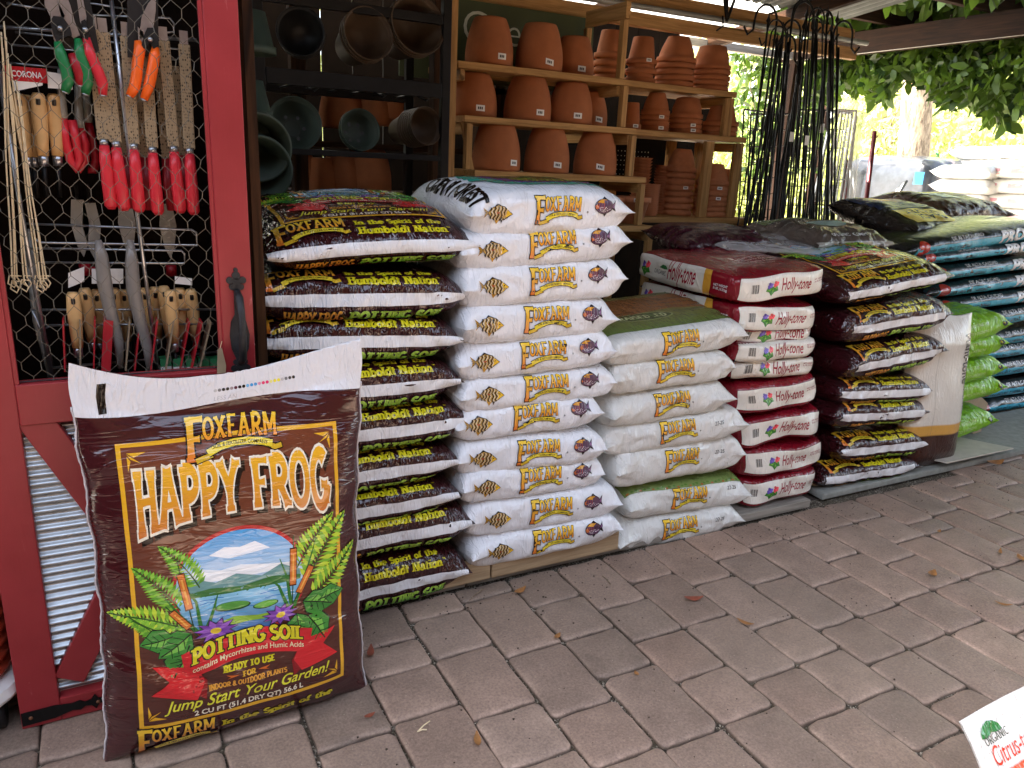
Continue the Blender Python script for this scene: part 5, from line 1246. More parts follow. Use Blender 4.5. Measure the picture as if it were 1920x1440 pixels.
# dim things deeper in the cabinet
rr = random.Random(9)
for k in range(4):
    x = (150, 172, 238, 315)[k]; P = TP(x, 418+6*(k%2), 1.94); t = thing('trowel', 'grey trowel blade in the dark middle of the cabinet, %s from the pipe' % ORD[k].replace('topmost', 'first'), 'trowel', tuple(P), group='grey trowels in the dark of the cabinet')
    flatshape([(-.012, .05), (.012, .05), (.018, .0), (.010, -.05), (0, -.075), (-.010, -.05), (-.018, .0)], 0, .002, 'blade', 'pipe_grey', t); MB().tube([(0, 0, .05), (0, 0, .09)], .004, 6).build('shank', 'black_metal', t)
    MB().tube([(0, .004, -.09), (.0, .004, -.115)], .012, 9).build('grip', 'dark_red_grip', t, smooth=True)
cab = thing('tool_cabinet', 'dark wooden cabinet holding the tools behind the red door', 'cabinet', (0, 0, 0))
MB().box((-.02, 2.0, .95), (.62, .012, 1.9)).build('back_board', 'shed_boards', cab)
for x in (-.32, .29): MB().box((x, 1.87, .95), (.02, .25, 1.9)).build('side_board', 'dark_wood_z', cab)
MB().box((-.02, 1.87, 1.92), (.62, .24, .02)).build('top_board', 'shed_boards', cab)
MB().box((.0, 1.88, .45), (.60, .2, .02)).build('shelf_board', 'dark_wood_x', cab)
# stack of red-brown tubs on a castored base at the edge of the frame
t = thing('tub_stack', 'rusty orange ribbed tubs on a pale castored base outside the red door', 'tub', (-.40, 1.78, 0))
pr = []
for i in range(7): z = .12+i*.035; pr += [(.115+.003*i, z), (.125+.003*i, z+.012), (.125+.003*i, z+.022), (.113+.003*i, z+.03)]
MB().lathe([(0, .12)]+pr, 40).build('tub', 'orange_tub', t, smooth=True); MB().lathe([(0, .085), (.15, .085), (.155, .095), (.15, .115), (0, .118)], 40).build('base', 'paper_white', t)
for a in (0, 90, 180, 270):
    c_ = MB().lathe([(0, -.012), (.03, -.012), (.032, 0), (.03, .012), (0, .012)], 20, Matrix.Translation((.11*math.cos(R(a-30)), .11*math.sin(R(a-30)), .034)) @ Matrix.Rotation(R(90), 4, 'Y')).build('caster', 'black_plastic', t, smooth=True)
    MB().box((.11*math.cos(R(a-30)), .11*math.sin(R(a-30)), .07), (.02, .03, .03)).build('fork', 'black_metal', c_)
# ================================================================== SHELVES AND TERRACOTTA
def plank(t, name, x0, x1, y0, y1, z0, z1, mat, rot=None, bevel=.002):
    return MB().box(((x0+x1)/2, (y0+y1)/2, (z0+z1)/2), (x1-x0, y1-y0, z1-z0), rot).build(name, mat, t, bevel=bevel)
SH = thing('pot_shelf', 'stepped pine shelf unit holding the tall upturned terracotta pots', 'shelf', (0, 0, 0))
LV = [(1.598, 3.0, 1.30, 2.115), (1.392, 2.97, 1.32, 2.175), (1.180, 2.94, 1.36, 2.235), (.96, 2.92, 1.36, 2.30)]
for z, y, x0, x1 in LV:
    plank(SH, 'shelf_board', x0, x1, y, y+.105, z, z+.026, 'pine_x'); plank(SH, 'shelf_board', x0, x1, y+.109, y+.215, z, z+.026, 'pine_x'); plank(SH, 'shelf_board', x0, x1, y+.219, y+.33, z, z+.026, 'pine_x')
    for x in (x0+.012, x1-.035): plank(SH, 'rail', x, x+.024, y+.012, y+.33, z-.046, z-.002, 'pine_y')
for z0, z1, y, xr, xl in ((1.626, 1.87, 3.0, 2.115, None), (1.42, 1.596, 2.97, 2.122, None), (1.208, 1.39, 2.95, 2.175, 1.325), (.988, 1.178, 2.93, 2.235, 1.34), (0, .958, 2.92, 2.30, 1.34)):
    for dy in (.004, .30):
        plank(SH, 'post', xr-.030, xr-.004, y+dy, y+dy+.034, z0, z1-.003, 'pine_z')
        if xl: plank(SH, 'post', xl, xl+.026, y+dy, y+dy+.034, z0, z1-.003, 'pine_z')
plank(SH, 'rail', 2.089, 2.113, 3.0, 3.33, 1.872, 1.94, 'pine_y')
plank(SH, 'post', 1.252, 1.288, 2.985, 3.03, 0, 2.3, 'pine_z')
P0, P1 = onY(866, 228, 2.99), onY(886, 325, 2.99)
MB().tube([P0, P1], .011, 4).build('brace', 'pine_z', SH)
def potmesh(h, rb, rt, n=56):
    pr = [(rt*.0, h), (rt*.80, h), (rt*.94, h-.002), (rt, h-.009)]
    for i in range(1, 13): k = i/12; pr.append((rt+(rb-rt)*(math.sin(min(1, k*1.25)*PI*.5)**.85)*(1+.02*math.sin(k*PI)), h-.009-(h-.009)*k))
    pr += [(rb-.012, 0), (rb-.012, .01)]
    return MB().lathe(pr[::-1], n)
def sticker(parent, r, z, ang, w=.038, h=.024, tilt=0, slope=0.):
    v = []; n = 6
    for j in (0, 1):
        for i in range(n+1):
            a = ang+(i/n-.5)*w/r; zz = z+(j-.5)*h+(i/n-.5)*w*tilt; rr_ = r+.0012-(zz-z)*slope; v.append((rr_*math.cos(a), rr_*math.sin(a), zz))
    st = MB().add(v, [(i, i+1, i+n+2, i+n+1) for i in range(n)]).build('price_sticker', 'paper_white', parent)
    m_ = MB()
    for q in range(3):
        v = []; a0 = ang+(-.3+q*.2)*w/r; a1 = a0+.14*w/r
        for j in (0, 1):
            for a in (a0, a1): zz = z+(j*.6-.3)*h*.7+((a-ang)*r)*tilt; rr_ = r+.0017-(zz-z)*slope; v.append((rr_*math.cos(a), rr_*math.sin(a), zz))
        m_.add(v, [(0, 1, 3, 2)])
    m_.build('price_mark', 'paper_black', st)
rr = random.Random(6); POT = {}
def bigpot(px, py, row, Y, label, s=1., sx=None, mat='terracotta'):
    z = LV[row][0]+.026; P = onY(px, py, Y)
    h = .192*s if row != 1 else .178*s
    o = potmesh(h, .101*s, .070*s).build('terracotta_pot', mat, smooth=True); o.location = (P.x, Y, z); tag(o, label, 'pot', 'upturned terracotta pots on the pine shelves')
    o.rotation_euler = (0, 0, rr.uniform(0, 6)); d = Vector((-P.x, -Y)); base = math.atan2(d.y, d.x)-o.rotation_euler.z
    if sx is not None: sticker(o, .1028*s, .036, base+sx, tilt=rr.uniform(-.25, .05), slope=0)
for a in ((918, 80, 0, 3.12, 'tall upturned terracotta pot on the top shelf nearest the dark rack', 1, .55), (1012, 90, 0, 3.12, 'tall upturned terracotta pot in the middle of the top shelf', 1.02, .45), (1077, 95, 0, 3.2, 'upturned terracotta pot set back on the top shelf nearest the bowls', .93, .42),
          (888, 180, 1, 3.13, 'upturned terracotta pot in shade at the start of the second shelf', 1.0, .3), (990, 190, 1, 3.1, 'upturned terracotta pot in the middle of the second shelf', 1.03, .55), (1070, 195, 1, 3.1, 'upturned terracotta pot near the end of the second shelf', 1.0, .35), (1104, 200, 1, 3.22, 'upturned terracotta pot half hidden behind the others on the second shelf', .9, .6),
          (931, 280, 2, 3.06, 'upturned terracotta pot beginning the third shelf', 1.03, .8), (1026, 285, 2, 3.06, 'upturned terracotta pot in the middle of the third shelf', 1.0, .5), (1117, 290, 2, 3.06, 'upturned terracotta pot ending the third shelf', .98, .25)):
    bigpot(*a)
# second unit with bowls
S2 = thing('bowl_shelf', 'pine shelf unit holding stacks of upturned terracotta bowls', 'shelf', (0, 0, 0))
for z, y, x0, x1 in ((1.632, 3.3, 2.13, 3.06), (1.405, 3.28, 2.19, 3.15), (.975, 3.24, 2.30, 3.22)):
    for k in range(3): plank(S2, 'shelf_board', x0, x1, y+k*.125, y+k*.125+.12, z, z+.028, 'pine_x')
    for x in (x0+.012, x1-.035): plank(S2, 'rail', x, x+.024, y+.014, y+.37, z-.05, z-.002, 'pine_y')
for z0, z1, y, x in ((1.433, 1.63, 3.29, 3.05), (1.003, 1.403, 3.27, 3.14), (0, .973, 3.25, 3.21), (1.003, 1.403, 3.27, 2.93)):
    for dy in (.006, .32): plank(S2, 'post', x-.06, x-.006, y+dy, y+dy+.03, z0, z1-.003, 'pine_z')
plank(S2, 'brace', 2.48, 2.54, 3.62, 3.64, 1.05, 1.40, 'pine_z', Matrix.Rotation(R(-6), 3, 'Y'))
def bowlmesh(r, h, style=0):
    if style == 0: pr = [(0, h), (r*.52, h), (r*.56, h-.006), (r*.76, h*.6), (r*.86, h*.35), (r*.885, .027), (r*.99, .024), (r, .002), (r*.97, 0), (r*.9, .006)]
    elif style == 1: pr = [(0, h), (r*.62, h), (r*.65, h-.005), (r*.84, .03), (r*.85, .027), (r*1.0, .024), (r*1.0, .003), (r*.96, 0), (r*.88, .006)]
    else: pr = [(0, h), (r*.5, h), (r*.68, h-.005), (r*.86, h*.5), (r*.9, .024), (r*1.0, .020), (r*1.0, .003), (r*.97, 0), (r*.9, .004)]
    return MB().lathe(pr[::-1], 44)
BM = {}
def stackbowls(px, Y, z, n, r, h, step, style, desc, stickers=(), mat='terracotta'):
    P = onY(px, 250, Y); rr = random.Random(int(px*7+z*100))
    # X read at the shelf height
    d = _ray(px, 250); 
    for it in range(6):
        q = proj_y(P.x, Y, z); d2 = px-q[0]; P.x += d2*.0026
    key = (r, h, style, mat)
    for k in range(n):
        if key not in BM: o = bowlmesh(r, h, style).build('terracotta_bowl', mat, smooth=True); BM[key] = o.data
        else: o = bpy.data.objects.new('terracotta_bowl', BM[key]); COL.objects.link(o)
        o.location = (P.x+rr.uniform(-.003, .003), Y+rr.uniform(-.003, .003), z+step*k+.001); o.rotation_euler = (R(rr.uniform(-1.6, 1.6)*(k > 0)), R(rr.uniform(-1.6, 1.6)*(k > 0)), rr.uniform(0, 6))
        tag(o, 'upturned terracotta bowl, %s %s' % (nth(n-1-k, n), desc), 'bowl', 'terracotta bowls in stacks')
        if k in stickers: sticker(o, r*.99, .016, math.atan2(-Y, -P.x)-o.rotation_euler.z+.5, w=.03, h=.016)
def proj_y(X, Y, Z):
    v = Vector((X, Y, Z))-CP; z = v.dot(FW); return (960+_f*v.dot(RT)/z, 720-_f*v.dot(UP)/z)
ZT, ZM, ZB = 1.661, 1.434, 1.004
stackbowls(1199, 3.42, ZT, 3, .080, .13, .045, 1, 'in the stack starting the top bowl shelf', (2,))
stackbowls(1262, 3.42, ZT, 5, .104, .125, .030, 0, 'in the middle stack of the top bowl shelf')
stackbowls(1329, 3.42, ZT, 5, .104, .12, .027, 2, 'in the end stack of the top bowl shelf')
stackbowls(1140, 3.45, ZT, 4, .080, .13, .035, 1, 'in the stack seen through the pine frame')
stackbowls(1183, 3.38, ZM, 1, .052, .13, .03, 1, 'standing alone at the start of the middle bowl shelf', (0,))
stackbowls(1225, 3.40, ZM, 4, .076, .11, .027, 0, 'in the narrow stack of the middle bowl shelf', (0, 2))
stackbowls(1284, 3.40, ZM, 4, .088, .105, .026, 2, 'in the second stack of the middle bowl shelf', (0, 1))
stackbowls(1348, 3.40, ZM, 3, .098, .105, .026, 1, 'in the end stack of the middle bowl shelf')
stackbowls(1267, 3.42, ZB, 8, .085, .12, .033, 0, 'in the tall stack on the lower bowl shelf', (4,), 'terracotta_pale')
stackbowls(1328, 3.36, ZB, 7, .092, .115, .028, 0, 'in the front stack on the lower bowl shelf', (3, 5), 'terracotta_pale')
stackbowls(1352, 3.5, ZB, 6, .08, .11, .030, 2, 'in the back stack on the lower bowl shelf', (), 'terracotta_pale')
# thin saucers
def saucers(px, Y, z, n, r, step, desc):
    P = onY(px, 380, Y); pr = [(0, .016), (r*.8, .016), (r, .002), (r*.97, 0), (0, .003)]; me = None
    for it in range(6): P.x += (px-proj_y(P.x, Y, z)[0])*.0026
    for k in range(n):
        if me is None: o = MB().lathe([(0, .003), (r*.78, 0), (r*.80, .002), (r, .016), (r*.975, .016), (r*.78, .006), (0, .006)], 40).build('terracotta_saucer', 'terracotta_pale', smooth=True); me = o.data
        else: o = bpy.data.objects.new('terracotta_saucer', me); COL.objects.link(o)
        o.location = (P.x, Y, z+step*k); tag(o, 'terracotta saucer, %s %s' % (nth(n-1-k, n), desc), 'saucer', 'terracotta saucers in stacks')
saucers(1212, 3.36, ZB, 15, .062, .0105, 'in the low stack of saucers'); saucers(1240, 3.48, ZB, 18, .062, .0145, 'in the tall stack of saucers'); saucers(1196, 3.5, ZB, 18, .055, .0165, 'in the far stack of saucers')
for k, (px_, py_) in enumerate(((1160, 545), (1215, 470))):
    P = onY(px_, py_, 2.9); o = MB().lathe([(0, 0), (.05, 0), (.075, .10), (.085, .10), (.085, .125), (.075, .125), (.07, .1), (.045, .01)], 36).build('terracotta_pot', 'terracotta_pale', smooth=True); o.location = (P.x, 3.05, .96+.028)
    tag(o, ['small terracotta pot standing behind the tall white stack', 'small terracotta pot at the foot of the bowl shelves'][k], 'pot'); sticker(o, .0855, .112, math.atan2(-3, -P.x)+.2, .03, .018)
plank(SH, 'shelf_board', 1.36, 2.55, 2.9, 3.2, .955, .984, 'pine_x') if 0 else None
# ================================================================== BLACK RACK WITH NURSERY POTS
BR = thing('pot_rack', 'black steel rack with nursery pots lying on their sides', 'rack', (0, 0, 0))
for x in (.468, 1.118):
    for y in (2.72, 3.1): plank(BR, 'post', x, x+.032, y, y+.03, 0, 2.2, 'black_metal')
for z in (1.455, 1.235, .9, .5):
    for y in (2.718, 3.098): plank(BR, 'beam', .502, 1.116, y+.002, y+.028, z, z+(.05 if z > 1.4 else .02), 'black_metal')
    for k in range(7): x = .53+k*.09; MB().tube([(x, 2.75, z+.016), (x, 3.097, z+.016)], .004, 6).build('rack_wire', 'black_metal', BR)
plank(BR, 'beam', .502, 1.116, 2.72, 2.746, 1.70, 1.73, 'black_metal')
for x in (.62, .86, 1.02): MB().tube([(x, 2.735, 1.46), (x+.03, 2.70, 1.44), (x+.06, 2.735, 1.46)], .003, 6).build('rack_hook', 'black_metal', BR)
def nursery(px, py, Y, r, n, mat, label, dirx=.35, up=.10, step=.018, dep=.9):
    P = onY(px, py, Y); M_ = None; rr = random.Random(px)
    for k in range(n):
        pr = [(0, -r*dep*1.7), (r*.62, -r*dep*1.7), (r*.66, -r*dep*1.68), (r*.92, -.012), (r*.93, -.012), (r, -.010), (r*1.0, 0), (r*.965, 0), (r*.95, -.014), (r*.90, -.02), (r*.63, -r*dep*1.6), (0, -r*dep*1.6)]
        o = MB().lathe(pr, 48).build('nursery_pot', mat, smooth=True)
        ax = Vector((-dirx, -1, up)).normalized(); o.rotation_euler = ax.to_track_quat('Z', 'Y').to_euler(); o.location = P-ax*step*k
        tag(o, label if n == 1 else '%s, %s' % (label, ['outermost of its nest', 'second in its nest', 'third in its nest', 'fourth in its nest', 'fifth in its nest', 'sixth in its nest', 'seventh in its nest'][k]), 'plant pot', 'nursery pots lying on the black rack')
        if mat == 'green_plastic' and k == 0:
            for a in range(6): c_ = MB().lathe([(0, -r*dep*1.59), (.006, -r*dep*1.59)], 8, Matrix.Translation((r*.45*math.cos(a*PI/3), r*.45*math.sin(a*PI/3), 0))).build('drain_hole', 'paper_black', o)
            MB().lathe([(r*.30, -r*dep*1.588), (r*.32, -r*dep*1.588)], 30).build('base_ring', 'paper_black', o)
nursery(563, 58, 2.72, .078, 3, 'black_plastic', 'black nursery pot with a thin pale rim on the upper rack', .3)
nursery(692, 62, 2.70, .088, 3, 'taupe_plastic', 'taupe nursery pot in the middle of the upper rack', -.1, .22)
nursery(785, 45, 2.72, .102, 3, 'taupe_plastic', 'wide taupe nursery pot at the end of the upper rack', -.1, .2)
nursery(553, 232, 2.74, .090, 1, 'green_plastic', 'sage green nursery pot at the start of the lower rack', .1, .15, dep=.6)
nursery(677, 243, 2.74, .072, 2, 'green_plastic', 'smaller sage green nursery pot in the middle of the lower rack', -.1, .15, dep=.6)
nursery(800, 236, 2.72, .068, 7, 'taupe_plastic', 'taupe nursery pot at the end of the lower rack', -.25, .12, .014)
for k, (x, y, s) in enumerate(((462, 20, 1), (462, 150, .9), (460, 185, .9), (466, 260, 1.25), (468, 300, 1.25))):
    P = onY(x, y, 2.4); o = MB().lathe([(0, 0), (.05*s, 0), (.07*s, .09*s), (.076*s, .09*s), (.076*s, .11*s), (.07*s, .11*s), (.04*s, .01)], 36).build('nursery_pot', 'green_plastic', smooth=True); o.location = P; o.rotation_euler = (R(180 if k < 3 else 100), 0, 0)
    tag(o, 'grey-green pot between the red door and black rack, %s of five' % nth(k, 5), 'plant pot', 'grey-green pots beside the red door')
# lumber and dark odds and ends behind the rack
for x, w_, lb in ((.74, .06, 'weathered post seen through the black rack'), (1.20, .06, 'tall pine post between the black rack and the terracotta shelves')):
    o = MB().box((x+(0 if x < 1 else .0), 3.35 if x < 1 else 2.96, 1.15), (w_, .06, 2.3)).build('timber_post', 'dark_wood_z', bevel=.003); tag(o, lb, 'post')
for k, (px_, py_, s) in enumerate(((640, 205, 1.1), (700, 200, 1.0), (600, 330, 1.0), (640, 322, 1.), (690, 325, 1.2), (730, 190, .9), (560, 300, .8))):
    P = onY(px_, py_, 3.55); o = potmesh(.16*s, .09*s, .065*s, 32).build('terracotta_pot', 'terracotta', smooth=True); o.location = P-Vector((0, 0, .08)); tag(o, 'dim terracotta pot glimpsed behind the black rack, %s of seven' % ORD[k].replace('topmost', 'first'), 'pot', 'dim terracotta pots behind the black rack')
o = thing('back_shelf', 'dark plank shelf carrying the dim terracotta pots behind the black rack', 'shelf', (0, 0, 0))
for z in (onY(650, 260, 3.55).z-.03, onY(650, 350, 3.55).z-.03, 1.56): MB().box((1.0, 3.55, z), (1.5, .26, .025)).build('shelf_board', 'dark_wood_x', o)
for x in (.3, 1.7): MB().box((x, 3.55, 1.0), (.05, .26, 2.0)).build('upright', 'dark_wood_z', o)
# ================================================================== SHED SHELL
for k in range(26):
    x = -2.0+k*.168
    if x > 2.3: break
    r_ = random.Random(k); gp = r_.uniform(.006, .03) if k % 3 == 0 else .003
    o = MB().box((x, 4.3, 1.1), (.168-gp, .02, 2.2)).build('wall_board', 'shed_boards') if 0 else None
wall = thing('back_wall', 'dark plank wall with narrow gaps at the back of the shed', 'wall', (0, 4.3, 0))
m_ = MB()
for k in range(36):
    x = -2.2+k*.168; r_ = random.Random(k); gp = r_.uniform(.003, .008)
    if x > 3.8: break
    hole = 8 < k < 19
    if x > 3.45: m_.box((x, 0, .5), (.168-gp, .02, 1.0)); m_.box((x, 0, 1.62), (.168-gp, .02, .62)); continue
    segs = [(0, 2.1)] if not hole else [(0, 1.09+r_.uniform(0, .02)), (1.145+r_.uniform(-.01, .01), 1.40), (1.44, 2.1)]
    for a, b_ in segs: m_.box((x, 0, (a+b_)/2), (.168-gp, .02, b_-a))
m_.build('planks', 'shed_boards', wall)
MB().box((.8, .03, 1.12), (5.2, .03, .06)).build('cross_rail', 'shed_boards', wall)
o = thing('peg_panel', 'dark perforated panel behind the lower bowl shelf', 'panel', (2.75, 3.78, 1.2)); m_ = MB(); MB().box((0, 0, 0), (.55, .012, .5)).build('panel', 'shed_boards', o)
for i in range(10):
    for j in range(7): m_.lathe([(0, 0), (.0035, 0)], 6, Matrix.Translation((-.10+i*.024, -.0075, -.02+j*.026)) @ Matrix.Rotation(R(90), 4, 'X'))
m_.build('peg_holes', 'sign_letter', o)
sw = thing('added_end_wall', 'added dark plank wall keeping sun out of the shed end behind the door', 'wall', (-2.3, 2.9, 0)); MB().box((0, 0, 1.2), (.03, 2.8, 2.4)).build('planks', 'shed_boards', sw)  # unseen wall added to stop sun slanting in under the roof
# roof: grey sheets over the stacks, translucent strip at the rear
def corr(name, x0, x1, y0, y1, z0, z1, mat, label, pitch=.07, amp=.012):
    n = int((x1-x0)/pitch*6); v = []; f = []
    for i in range(n+1): x = x0+(x1-x0)*i/n; dz = amp*math.cos(2*PI*x/pitch); v += [(x, y0, z0+dz), (x, y1, z1+dz)]
    for i in range(n): f.append((2*i, 2*i+2, 2*i+3, 2*i+1))
    o = MB().add(v, f).build(name, mat, smooth=True); return tag(o, label, 'roof')
rz = lambda y: 2.14+(4.5-y)*.115
corr('roof_sheet', -2.4, 4.3, .85, 3.75, rz(.85), rz(3.75), 'roof_metal', 'grey corrugated metal roof sheet over the shelves')
corr('roof_sheet', -2.4, 3.75, 3.76, 5.0, rz(3.76), rz(5.0), 'roof_sheet', 'pale translucent corrugated sheet at the rear eave')
g = MB(); g.add([(-2.4, 1.9, -.009), (4.7, 1.9, -.009), (4.7, 5.0, -.009), (-2.4, 5.0, -.009)], [(0, 1, 2, 3)]); simple('dirt', lin('#4a4038'), .95, 0, .3, 8, .4); kind(g.build('darkened_shed_floor', 'dirt'), 'structure')  # dark floor colour laid in to deepen the shade inside the shed
bd = thing('added_sky_screen', 'added brown boarded screen holding back low sky light across the paved yard', 'building', (2, -3.6, 0)); MB().box((0, 0, 2.1), (14, .2, 4.2)).build('wall', 'dark_wood_z', bd); MB().box((0, .1, 4.25), (14.4, .8, .1)).build('roof', 'roof_metal', bd)  # unseen building added to cut low sky light on bags and shelves
lw = thing('added_side_screen', 'added tall dark boarded screen cutting sky light on the door side', 'wall', (-1.9, -1.2, 0)); MB().box((0, 0, 1.0), (.1, 4.6, 2.0)).build('boards', 'dark_wood_z', lw)  # unseen wall added to block front-left sky light from the pots
corr('roof_sheet', 2.5, 8.0, -1.9, 1.1, 2.62, 2.6, 'roof_metal', 'added grey corrugated sheet shading the paved walk')  # unseen sheet added to limit sky and sun over the walk
RB = lambda name, c, d, mat, lb, cat='beam', rot=None: tag(MB().box(c, d, rot).build(name, mat, bevel=.003), lb, cat)
RB('roof_beam', (1.75, 3.42, 1.958), (4.6, .045, .064), 'pine_x', 'pale pine beam running above the terracotta shelves, lower one of the pair')
RB('roof_beam', (1.75, 3.46, 2.062), (4.6, .045, .07), 'pine_x', 'brown pine beam above the grey pipe, upper one of the pair')
RB('eave_beam', (2.0, 4.45, 2.09), (5.2, .05, .05), 'grey_timber_x', 'grey eave beam behind the translucent roof strip')
o = MB().tube([(-.6, 3.38, 1.995), (4.1, 3.38, 2.02)], .014, 12).build('conduit_pipe', 'pipe_grey', smooth=True); tag(o, 'grey conduit pipe strapped to the pine beam', 'pipe')
for x in (1.75, 2.95): 
    o = MB().tube([(x, 3.36, 2.03), (x+.01, 3.36, 1.98), (x-.03, 3.36, 1.955)], .005, 6).build('cable_tie', 'black_plastic', smooth=True); tag(o, 'black strap end hanging from the grey pipe above the %s' % ('upturned pots' if x < 2 else 'bowl stacks'), 'strap')
for k, y in enumerate((4.0, 4.25)): RB('roof_batten', (1.2, y, rz(y)-.03), (6.4, .03, .03), 'dark_wood_x', ['front dark batten under the translucent roof strip', 'rear dark batten under the translucent roof strip'][k])
for k, x in enumerate((-.6, .5, 1.6, 2.7, 3.8)):
    yy0, yy1 = .9, 4.6; c_ = ((x), (yy0+yy1)/2, (rz(yy0)+rz(yy1))/2-.055)
    RB('rafter', c_, (.045, 3.4, .08), 'dark_wood_y', 'dark roof rafter, %s from the red door end' % ORD[k].replace('topmost', 'first'), 'rafter', Matrix.Rotation(math.atan2(rz(yy1)-rz(yy0), yy1-yy0), 3, 'X'))
o = thing('bracket', 'black iron bracket under the roof above the bowl stacks', 'bracket', tuple(onY(1365, 20, 3.3)))
for a, b_ in (((-.05, 0, .1), (0, 0, -.05)), ((.05, 0, .1), (0, 0, -.05)), ((-.02, 0, .1), (.0, 0, -.05))): MB().tube([a, b_], .008, 6).build('arm', 'black_metal', o)
# green sign
o = thing('shop_sign', 'dark green sign with pale letters partly hidden behind the top row of pots', 'sign', (1.75, 3.36, 1.77)); MB().box((-.08, .006, -.02), (.98, .01, .34)).build('sign_board', 'sign_green', o, bevel=.002)
for ch, px_, py_, sz in (('G', 868, 78, .14), ('er', 950, 86, .13)):
    P = onY(px_, py_, 3.36)-Vector(o.location); A = Art(); A.sans(ch, 0, 0, sz, lin('#d5dac4'), 1, 'sign_letter', bold=-.012)
    c_ = A.cook(.2); print_on(o, c_, lambda x, y, P=P: np.stack([x+P.x, -.001+0*x, y+P.z], 1), 'film_clean', base=.0006)
# pergola
RB('pergola_beam', (5.0, 3.2, 2.195), (.09, 3.4, .15), 'black_wood_y', 'brown timber beam carrying the vine at the open side of the pergola')
RB('beam_edge_highlight', (4.965, 3.2, 2.122), (.012, 3.3, .012), 'grey_timber_y', 'pale strip standing in for the lit lower edge of the vine beam', 'lath')  # pale strip models the lit lower edge of the beam
for k, y in enumerate((1.2, 1.9, 2.6, 3.3, 4.0, 4.7)): RB('pergola_rafter', (6.1, y, 2.36), (3.4, .05, .12), 'black_wood_x', 'dark pergola rafter under the vine canopy, %s from the paving side' % ORD[k].replace('topmost', 'first'), 'rafter')
for k, (x, y) in enumerate(((5.0, 4.78), (7.5, 6.6), (7.5, .9))): RB('pergola_post', (x, y, 1.1), (.1, .1, 2.2), 'black_wood_z', ['dark pergola post at the trellis panels', 'dark pergola post at the outer rear corner', 'dark pergola post at the outer front corner'][k], 'post')
lt = thing('lattice_roof', 'dark slatted lattice lying over the vine canopy of the pergola', 'roof', (5.9, 3.2, 2.60)); m_ = MB()
for k in range(29): m_.box((-1.62+k*.12, 0, 0), (.108, 5.6, .02))
m_.build('slats', 'black_wood_y', lt)
def leaves(pts, size, name, mat, parent=None, seed=0, droop=.7, shade=None):
    r = np.random.default_rng(seed); n = len(pts); P = np.array([tuple(p) for p in pts]); s = size*r.uniform(.6, 1.25, n)
    yaw = r.uniform(0, 2*PI, n); pit = r.normal(-droop, .5, n); L_ = np.stack([np.cos(yaw)*np.cos(pit), np.sin(yaw)*np.cos(pit), np.sin(pit)], 1)
    q = r.normal(size=(n, 3)); W_ = np.cross(L_, q); W_ /= np.linalg.norm(W_, axis=1, keepdims=True); Nn = np.cross(W_, L_)
    s = s[:, None]; v = [P, P+L_*s*.35+W_*s*.24-Nn*s*.04, P+L_*s*.45-Nn*s*.0, P+L_*s*.35-W_*s*.24-Nn*s*.04, P+L_*s*.75+W_*s*.16-Nn*s*.09, P+L_*s*.75-W_*s*.16-Nn*s*.09, P+L_*s*1.0-Nn*s*.14]
    V = np.stack(v, 1).reshape(-1, 3); F = []
    for i in range(n): b = i*7; F += [(b, b+1, b+2), (b, b+2, b+3), (b+1, b+4, b+2), (b+2, b+5, b+3), (b+2, b+4, b+6, b+5)]
    C = np.repeat(r.uniform(0, 1, n), 7)[:, None]*np.ones(3); return np_mesh(name, V, F, C, mat, parent)
rv = random.Random(21)
def vine(label, npts, fn, size, seed, stems):
    t = thing('climbing_vine', label, 'vine', (0, 0, 0)); pts = [fn() for _ in range(npts)]
    leaves([p for p in pts if p is not None], size, 'foliage', 'vine_leaf', t, seed)
    m_ = MB()
    for s_ in stems: m_.tube(s_, .006, 5)
    m_.build('stems', 'bark', t, smooth=True); return t
def fringe():
    x = rv.uniform(1520, 1960); low = 150+26*math.sin(x*.021)+18*math.sin(x*.057+1)+(18 if x > 1700 else 0)-(30 if 1540 < x < 1600 else 0)
    y = rv.uniform(62, low) if rv.random() < .8 else low+rv.uniform(0, 32)*rv.random(); return onX(x, y, rv.uniform(5.1, 5.9))
def side_():
    u = rv.random(); y = 95+230*u**1.3; xr = 1590-60*u+12*math.sin(y*.08); return onX(rv.uniform(1375, xr), y, rv.uniform(5.2, 5.9)) if rv.random() < 1-.75*u*(.5+.5*math.sin(y*.05)) else None
def canopy(): return Vector((rv.uniform(4.6, 7.6), rv.uniform(.6, 5.2), rv.gauss(2.50, .06)))
def wig(a, b_, n=10, am=.05): return [a.lerp(b_, i/n)+Vector((rv.uniform(-am, am), rv.uniform(-am, am), rv.uniform(-am, am))) for i in range(n+1)]
vine('leafy climbing vine hanging in a fringe below the brown pergola beam', 4200, fringe, .10, 31, [wig(onX(1520+40*k, 90+5*(k % 3), 5.4), onX(1640+40*k, 105+6*(k % 4), 5.5)) for k in range(9)])
vine('climbing vine trailing down behind the black hooks and the bowl shelves', 1200, side_, .10, 32, [wig(onX(1400+30*k, 95, 5.5), onX(1420+22*k, 240, 5.5)) for k in range(6)])
vine('thick vine canopy growing over the top of the pergola', 5200, canopy, .15, 33, [wig(Vector((4.7, 1+k*.4, 2.44)), Vector((7.4, 1.3+k*.4, 2.46)), 14) for k in range(10)])
